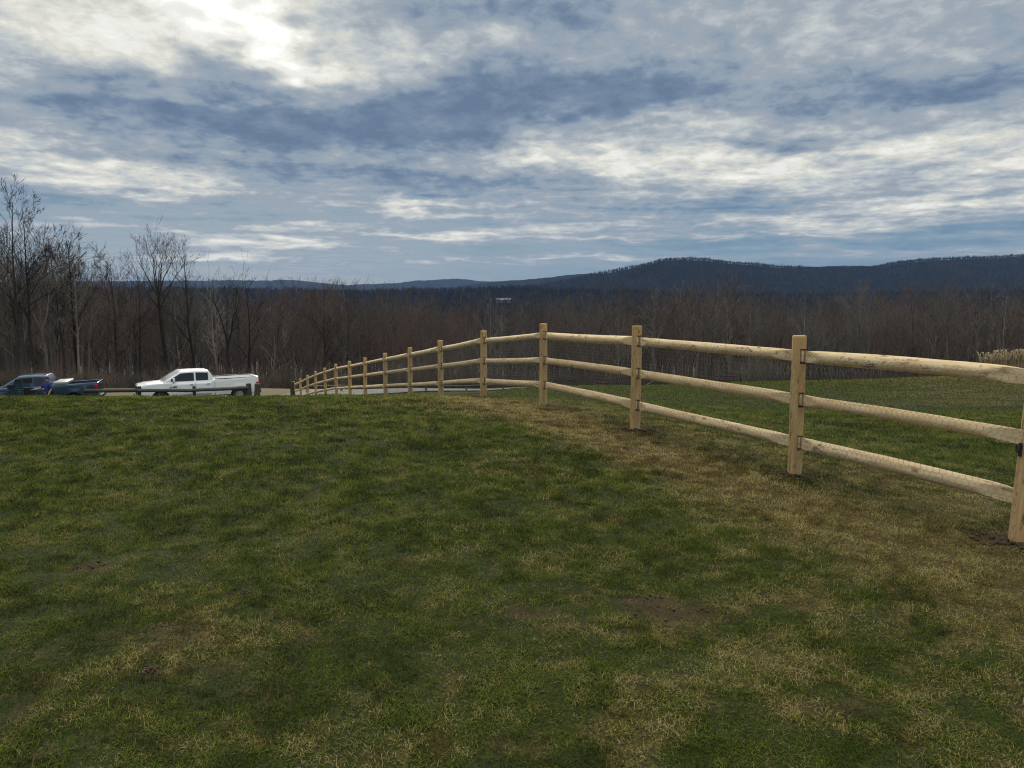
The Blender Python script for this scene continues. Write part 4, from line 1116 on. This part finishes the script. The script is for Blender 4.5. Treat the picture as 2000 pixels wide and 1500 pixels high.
    # doors with handles
    for sgn in (-1, 1):
        for (x0, x1) in ((xf+ar+.07, mid-.012), (mid+.012, cab1-.16)):
            op = doors_open and sgn < 0 and x1 < mid
            rows_ = []
            for i in range(9):
                x = x0+(x1-x0)*i/8
                rows_.append([(x, sgn*(hw(x, z, belt)+.012), z) for z in np.linspace(.56, belt-.07, 7)])
            if not op:
                d_ = mk("door", grid("d", rows_, paint, root), paint)
                md = d_.modifiers.new("s", "SOLIDIFY"); md.thickness = .014; md.offset = 0
                bmh = bmesh.new(); boxbm(bmh, x1-.28, x1-.10, sgn*1.01-.022, sgn*1.01+.022, belt-.20, belt-.165, .008); mk("handle", bmh, M_BLACK if not toolbox else M_CHROME, d_)
            else:
                # black boxes stand for shade inside the cab; door swung on its front hinge
                bmo = bmesh.new(); boxbm(bmo, x0, x1, -1.004, -.80, .56, belt-.02, 0); mk("door_opening_shade", bmo, M_BLACK, smooth=False)
                bmo = bmesh.new(); boxbm(bmo, x0+.35, x1-.02, -.90, -.845, belt+.03, roof-.14, 0); mk("cab_interior_shade", bmo, M_BLACK, smooth=False)
                dr = empty("door"); dr.parent = root; dr.location = (x0-xf-wb/2, -.985, 0); dr.rotation_euler = (0, 0, R(-42))
                Ld = x1-x0; bmd = bmesh.new(); boxbm(bmd, 0, Ld, -.03, .03, .56, belt-.02, .02); bmobj("door_skin", bmd, paint, dr, False)
                bmd = bmesh.new()
                for q in (((.30, belt-.03), (.62, roof-.13)), ((.62, roof-.13), (Ld-.03, roof-.11)), ((Ld-.03, roof-.11), (Ld-.03, belt-.03))):
                    (xa, za), (xb, zb_) = q; dv = Vector((xb-xa, 0, zb_-za)); mt = Matrix.Translation(((xa+xb)/2, 0, (za+zb_)/2)) @ dv.to_track_quat("X", "Y").to_matrix().to_4x4() @ Matrix.Diagonal((dv.length+.05, .03, .05, 1))
                    bmesh.ops.create_cube(bmd, size=1, matrix=mt)
                bmobj("door_frame", bmd, paint, dr, False)
                bmd = bmesh.new(); q = [bmd.verts.new(p) for p in ((.34, 0, belt-.01), (Ld-.05, 0, belt-.01), (Ld-.05, 0, roof-.14), (.64, 0, roof-.16))]; bmd.faces.new(q)
                gl = bmobj("window", bmd, M_WIND2, dr, False); md = gl.modifiers.new("s", "SOLIDIFY"); md.thickness = .006
                bmh = bmesh.new(); boxbm(bmh, Ld-.30, Ld-.10, -.06, -.028, belt-.20, belt-.165, .008); bmobj("handle", bmh, M_CHROME, dr)
                bmh = bmesh.new(); boxbm(bmh, .22, .36, -.26, -.05, belt-.02, belt+.22, .04); bmobj("mirror", bmh, M_BLACK, dr)
    # mirrors
    for sgn in (-1, 1):
        if doors_open and sgn < 0: continue
        bmh = bmesh.new(); xm = ws0+.50
        boxbm(bmh, xm, xm+.12, sgn*1.07-.12*1, sgn*1.07+.12, belt+.02, belt+.24, .045); mo = mk("mirror", bmh, paint if not toolbox else M_CHROME)
        bmh = bmesh.new(); boxbm(bmh, xm+.02, xm+.1, min(sgn*.9, sgn*1.05), max(sgn*.9, sgn*1.05), belt+.0, belt+.05, .01); mk("bracket", bmh, M_BLACK, mo)
    # bed
    bx0 = cab1+.025; inw = .84; fl = .85
    rows = []
    for x in stations(bx0, L-.06):
        b_ = zb(x); tz = bed_top+.045*sst(bx0, L, x); half = [(HW-.4, b_)]
        for k in range(6):
            z = b_+(tz-.04-b_)*k/5; half.append((hw(x, z, tz), z))
        half += [(HW-.035, tz-.008), (HW-.06, tz), (inw+.02, tz), (inw, tz-.02), (inw, fl+.02), (inw-.05, fl), (0, fl)]
        rows.append([(x, -y, z) for y, z in half]+[(x, y, z) for y, z in half[::-1][1:]])
    bm = grid("b", rows, paint, root); mk("bed", bm, paint)
    bm = bmesh.new(); boxbm(bm, bx0+.005, bx0+.05, -inw-.02, inw+.02, .6, bed_top-.02, .01); mk("bed_front_panel", bm, paint)
    tzr = bed_top+.045
    bm = bmesh.new(); boxbm(bm, L-.075, L, -.93, .93, .62, tzr+.005, .03); tg = mk("tailgate", bm, paint)
    bm = bmesh.new(); boxbm(bm, L-.02, L+.03, -.14, .14, tzr-.16, tzr-.09, .01); mk("handle", bm, M_BLACK, tg)
    for sgn in (-1, 1):
        bm = bmesh.new(); boxbm(bm, L-.17, L-.012, min(sgn*.90, sgn*1.012), max(sgn*.90, sgn*1.012), tzr-(.56 if not toolbox else .50), tzr-(.30 if not toolbox else .10), .02); mk("tail_light", bm, M_RED)
        bm = bmesh.new(); boxbm(bm, bx0+.02, L-.10, min(sgn*(inw+.0), sgn*(HW-.045)), max(sgn*(inw+.0), sgn*(HW-.045)), tzr-.035, tzr+.012, .008)
        if not toolbox: mk("bed_rail_cap", bm, M_BLACK)
        else: bm.free()
    bm = bmesh.new(); boxbm(bm, L-.02, L+.13, -.93, .93, .48, .66, .03); mk("rear_bumper", bm, M_BLACK)
    # front end
    bm = bmesh.new(); boxbm(bm, -.10, .14, -.97, .97, .44, .70, .06); mk("front_bumper", bm, M_GREYP)
    gt = hood0-.13
    bm = bmesh.new(); boxbm(bm, -.02, .10, -.58, .58, .70, gt+.05, .04); gr = mk("grille", bm, M_CHROME)
    bm = bmesh.new()
    for k in range(2):
        for j in range(2): boxbm(bm, -.032, .0, -.52+k*.54, -.02+k*.54, .74+j*(gt-.72)/2, .72+(j+1)*(gt-.72)/2, .01)
    mk("grille_mesh", bm, M_BLACK, gr)
    for sgn in (-1, 1):
        bm = bmesh.new(); boxbm(bm, .0, .42, min(sgn*.60, sgn*.935), max(sgn*.60, sgn*.935), gt-.20, gt+.02, .05); mk("headlight", bm, M_LAMP)
    # wheels
    for c in (xf, xr):
        for sgn in (-1, 1):
            we = empty("wheel"); we.parent = root; we.location = (c-xf-wb/2, sgn*.84, wheel_r)
            bm = bmesh.new(); n = 28; prof = [(.24, -.12), (wheel_r-.05, -.135), (wheel_r-.01, -.11), (wheel_r, -.06), (wheel_r, .06), (wheel_r-.01, .11), (wheel_r-.05, .135), (.24, .12)]
            rg = [[bm.verts.new((r_*math.cos(2*math.pi*k/n), y_, r_*math.sin(2*math.pi*k/n))) for k in range(n)] for r_, y_ in prof]
            for a, b in zip(rg, rg[1:]+rg[:1]):
                for k in range(n): bm.faces.new((a[k], a[(k+1) % n], b[(k+1) % n], b[k]))
            bmobj("tyre", bm, M_TYRE, we, False)
            bm = bmesh.new(); yo = sgn*.10
            bmesh.ops.create_cone(bm, cap_ends=True, segments=24, radius1=.238, radius2=.238, depth=.03, matrix=Matrix.Translation((0, sgn*.04, 0)) @ Matrix.Rotation(math.pi/2, 4, "X"))
            bmesh.ops.create_cone(bm, cap_ends=True, segments=14, radius1=.075, radius2=.06, depth=.09, matrix=Matrix.Translation((0, sgn*.08, 0)) @ Matrix.Rotation(sgn*math.pi/2, 4, "X"))
            for k in range(8):
                a = 2*math.pi*k/8; mt = Matrix.Rotation(a, 4, "Y") @ Matrix.Translation((.15, sgn*.085, 0)) @ Matrix.Diagonal((.18, .04, .055, 1)); bmesh.ops.create_cube(bm, size=1, matrix=mt)
            bmobj("rim", bm, M_RIM, we, False)
    # dark wheel housings and frame underneath
    bm = bmesh.new(); boxbm(bm, .5, L-.3, -.70, .70, .42, .84, 0); mk("underbody", bm, M_BLACK, smooth=False)
    if toolbox:
        bm = bmesh.new(); boxbm(bm, bx0+.06, bx0+.78, -.96, .96, bed_top+.012, bed_top+.16, .03); boxbm(bm, bx0+.07, bx0+.60, -.78, .78, fl, bed_top+.01, .02); mk("toolbox", bm, M_BOX)
    else:
        for k in range(5):
            bm = bmesh.new(); boxbm(bm, ws1+.03, ws1+.13, -.42+k*.2, -.34+k*.2, roof-.035, roof+.018, .012); mk("clearance_light", bm, simple("amber_lens", (.35, .12, .02), .3) if k == 0 else bpy.data.materials["amber_lens"])
        bm = bmesh.new(); boxbm(bm, xf+ar+.12, xf+ar+.34, -1.026, -1.012, belt-.30, belt-.23, .005); mk("badge", bm, M_BLACK)
        bm = bmesh.new(); boxbm(bm, xf+ar-.04, xf+ar+.06, -1.024, -1.008, belt-.31, belt-.25, .005); mk("badge", bm, M_CHROME)
    v, f = tubes([(0, 0, 0)], [(.18, 0, .78)], [.006], [.003], 5)
    an = link("antenna", npmesh("antenna", v, f), M_BLACK, root); an.location = (cab0-.25-xf-wb/2, .86 if not toolbox else -.82, zt(cab0-.3)-.03)
    return root
M_WIND2, g = mat("door_window_glass"); finish(g, g.n("ShaderNodeMixShader", .38, g.n("ShaderNodeBsdfTransparent", (.75, .82, .82, 1)), bsdf(g, (.05, .06, .065), .05, spec=.8)))
Yw = 41.4; Yw = 43.6; xc = -.4175*Yw
truck("pickup_truck", "white crew-cab pickup truck with tinted windows parked beyond the crest", M_WHITE, (xc-.35, Yw+.9, EYE-6.20), R(31), 0.,
      6.57, 4.29, 1.15, 1.35, 4.05, 1.36, 1.97, 1.30, 2.22, 3.70, 1.40, wheel_r=.42)
Yb = 42.0; xcb = us(112, 760)[0]*Yb-.35
BT = truck("pickup_truck", "dark blue pickup truck with its front door open and a pale toolbox", M_BLUE, (xcb-1.15, Yb+.9, EYE-6.28), R(20), R(-.8),
      5.95, 3.70, 1.02, 1.20, 3.62, 1.30, 1.93, 1.15, 2.05, 3.34, 1.34, doors_open=True, toolbox=True, wheel_r=.40)

# ------------------------------------------------------------------ person by the blue truck
def skin_mesh(name, verts, edges, radii, m, parent, root=0, sub=2):
    me = bpy.data.meshes.new(name); me.from_pydata(verts, edges, []); o = link(name, me, m, parent)
    sk = o.modifiers.new("s", "SKIN"); sk.use_smooth_shade = True
    for i, r_ in enumerate(radii): me.skin_vertices[0].data[i].radius = r_ if isinstance(r_, tuple) else (r_, r_)
    me.skin_vertices[0].data[root].use_root = True
    o.modifiers.new("u", "SUBSURF").levels = sub; o.modifiers["u"].render_levels = sub
    bpy.context.view_layer.update(); apply_mods(o); o.data.materials.clear(); o.data.materials.append(m)
    for p in o.data.polygons: p.use_smooth = True
    return o
def person():
    Yp = 40.35; X = us(92, 745)[0]*Yp; z = gz(X, Yp)
    root = empty("person", (X, Yp, z), R(-25)); tag(root, "person in a blue shirt and dark cap beside the open blue truck door", "person")
    mskin = simple("skin", (.42, .24, .17), .6); mshirt = simple("blue_shirt", (.022, .038, .20), .85); mtr = simple("dark_trousers", (.03, .032, .04), .9); mcap = simple("dark_cap", (.02, .02, .03), .8); mhair = simple("brown_hair", (.05, .03, .02), .9)
    # faces -y
    V = [(0, 0, .98), (0, .01, 1.15), (0, .0, 1.38), (0, 0, 1.50), (0, -.01, 1.58), (0, -.02, 1.68), (0, -.02, 1.76),
         (-.19, 0, 1.44), (-.34, -.12, 1.20), (-.44, -.36, 1.14), (-.48, -.44, 1.15),
         (.19, 0, 1.44), (.27, .02, 1.16), (.25, -.12, .93), (.25, -.16, .86),
         (-.10, 0, .92), (-.12, -.02, .50), (-.13, .02, .10), (-.13, -.14, .04), (.10, 0, .92), (.13, -.03, .50), (.15, .03, .10), (.15, -.13, .04)]
    E = [(0, 1), (1, 2), (2, 3), (3, 4), (4, 5), (5, 6), (2, 7), (7, 8), (8, 9), (9, 10), (2, 11), (11, 12), (12, 13), (13, 14), (0, 15), (15, 16), (16, 17), (17, 18), (0, 19), (19, 20), (20, 21), (21, 22)]
    Rr = [(.15, .11), (.14, .105), (.16, .11), .06, .07, (.082, .10), (.06, .075), .07, .047, .036, .034, .07, .047, .036, .034, .085, .06, .045, .04, .085, .06, .045, .04]
    body = skin_mesh("body", V, E, Rr, mskin, root)
    # face and hands belong to the body: join them
    bm = bmesh.new(); bm.from_mesh(body.data)
    def ell(c, s_): bmesh.ops.create_uvsphere(bm, u_segments=10, v_segments=8, radius=1, matrix=Matrix.Translation(c) @ Matrix.Diagonal((*s_, 1)))
    ell((0, -.125, 1.665), (.014, .022, .022)); ell((-.085, -.02, 1.67), (.012, .02, .03)); ell((.085, -.02, 1.67), (.012, .02, .03)); ell((0, -.105, 1.615), (.028, .012, .008))
    def hand(w, d, up, th):
        d = Vector(d).normalized(); up = Vector(up).normalized(); s_ = d.cross(up).normalized(); w = Vector(w)
        M_ = Matrix((( *[s_.x, d.x, up.x], 0), (*[s_.y, d.y, up.y], 0), (*[s_.z, d.z, up.z], 0), (0, 0, 0, 1)))
        bmesh.ops.create_uvsphere(bm, u_segments=10, v_segments=8, radius=1, matrix=Matrix.Translation(w+d*.045) @ M_ @ Matrix.Diagonal((.042, .055, .018, 1)))
        for k, ln in enumerate((.062, .074, .070, .052)):
            b = w+d*.085+s_*(-.030+.020*k); c_ = (d-up*.35).normalized()
            for q in range(2):
                e = b+(d-up*(.2+.5*q)).normalized()*ln*.55; dv = e-b
                bmesh.ops.create_cone(bm, cap_ends=True, segments=8, radius1=.009, radius2=.008, depth=dv.length*1.1, matrix=Matrix.Translation((b+e)/2) @ dv.to_track_quat("Z", "Y").to_matrix().to_4x4()); b = e
        b = w+d*.02+s_*(.035*th); e = b+(d*.6+s_*th).normalized()*.055; dv = e-b
        bmesh.ops.create_cone(bm, cap_ends=True, segments=8, radius1=.011, radius2=.009, depth=dv.length, matrix=Matrix.Translation((b+e)/2) @ dv.to_track_quat("Z", "Y").to_matrix().to_4x4())
    hand((-.48, -.44, 1.15), (-.6, -.7, 0), (0, 0, 1), 1); hand((.25, -.165, .86), (0, -.35, -1), (1, 0, 0), -1)
    bm.to_mesh(body.data); bm.free()
    sv = [0, 1, 2, 3, 7, 8, 11, 12]; mp = {a: i for i, a in enumerate(sv)}
    skin_mesh("shirt", [V[a] if a != 3 else (0, 0, 1.47) for a in sv], [(mp[a], mp[b]) for a, b in E if a in mp and b in mp], [(.215, .16), (.205, .155), (.215, .15), .068, .105, .080, .105, .080], mshirt, root)
    tv = [0, 15, 16, 17, 19, 20, 21]; mp = {a: i for i, a in enumerate(tv)}
    skin_mesh("trousers", [V[a] for a in tv], [(mp[a], mp[b]) for a, b in E if a in mp and b in mp], [(.185, .14), .10, .078, .062, .10, .078, .062], mtr, root)
    bm = bmesh.new(); bmesh.ops.create_uvsphere(bm, u_segments=16, v_segments=10, radius=1, matrix=Matrix.Translation((0, -.02, 1.735)) @ Matrix.Diagonal((.097, .115, .085, 1)))
    bmesh.ops.delete(bm, geom=[v for v in bm.verts if v.co.z < 1.725], context="VERTS")
    q = bmesh.ops.create_cone(bm, cap_ends=True, segments=16, radius1=.07, radius2=.07, depth=.01, matrix=Matrix.Translation((0, -.145, 1.728)) @ Matrix.Diagonal((1, .9, 1, 1)))
    bmobj("cap", bm, mcap, root)
    bm = bmesh.new(); bmesh.ops.create_uvsphere(bm, u_segments=14, v_segments=8, radius=1, matrix=Matrix.Translation((0, .005, 1.69)) @ Matrix.Diagonal((.090, .10, .075, 1)))
    bmesh.ops.delete(bm, geom=[v for v in bm.verts if v.co.y < -.02 or v.co.z < 1.64], context="VERTS"); bmobj("hair", bm, mhair, root)
person()

# ------------------------------------------------------------------ haze
def haze():
    bm = bmesh.new(); z0, z1 = -90., 230.; s_ = 7600.
    bmesh.ops.create_cube(bm, size=1, matrix=Matrix.Translation((0, 0, (z0+z1)/2)) @ Matrix.Diagonal((2*s_, 2*s_, z1-z0, 1)))
    m = bpy.data.materials.new("haze_air"); m.use_nodes = True; g = G(m.node_tree)
    v = g.t.nodes.new("ShaderNodeVolumePrincipled"); v.inputs["Color"].default_value = (.30, .52, .95, 1); v.inputs["Density"].default_value = 0.62e-4; v.inputs["Anisotropy"].default_value = .0
    o = g.t.nodes.new("ShaderNodeOutputMaterial"); g.t.links.new(v.outputs[0], o.inputs["Volume"])
    ob = bmobj("haze", bm, m); tag(ob, "thin blue air over the valley and hills", "haze", kind="stuff")
haze()
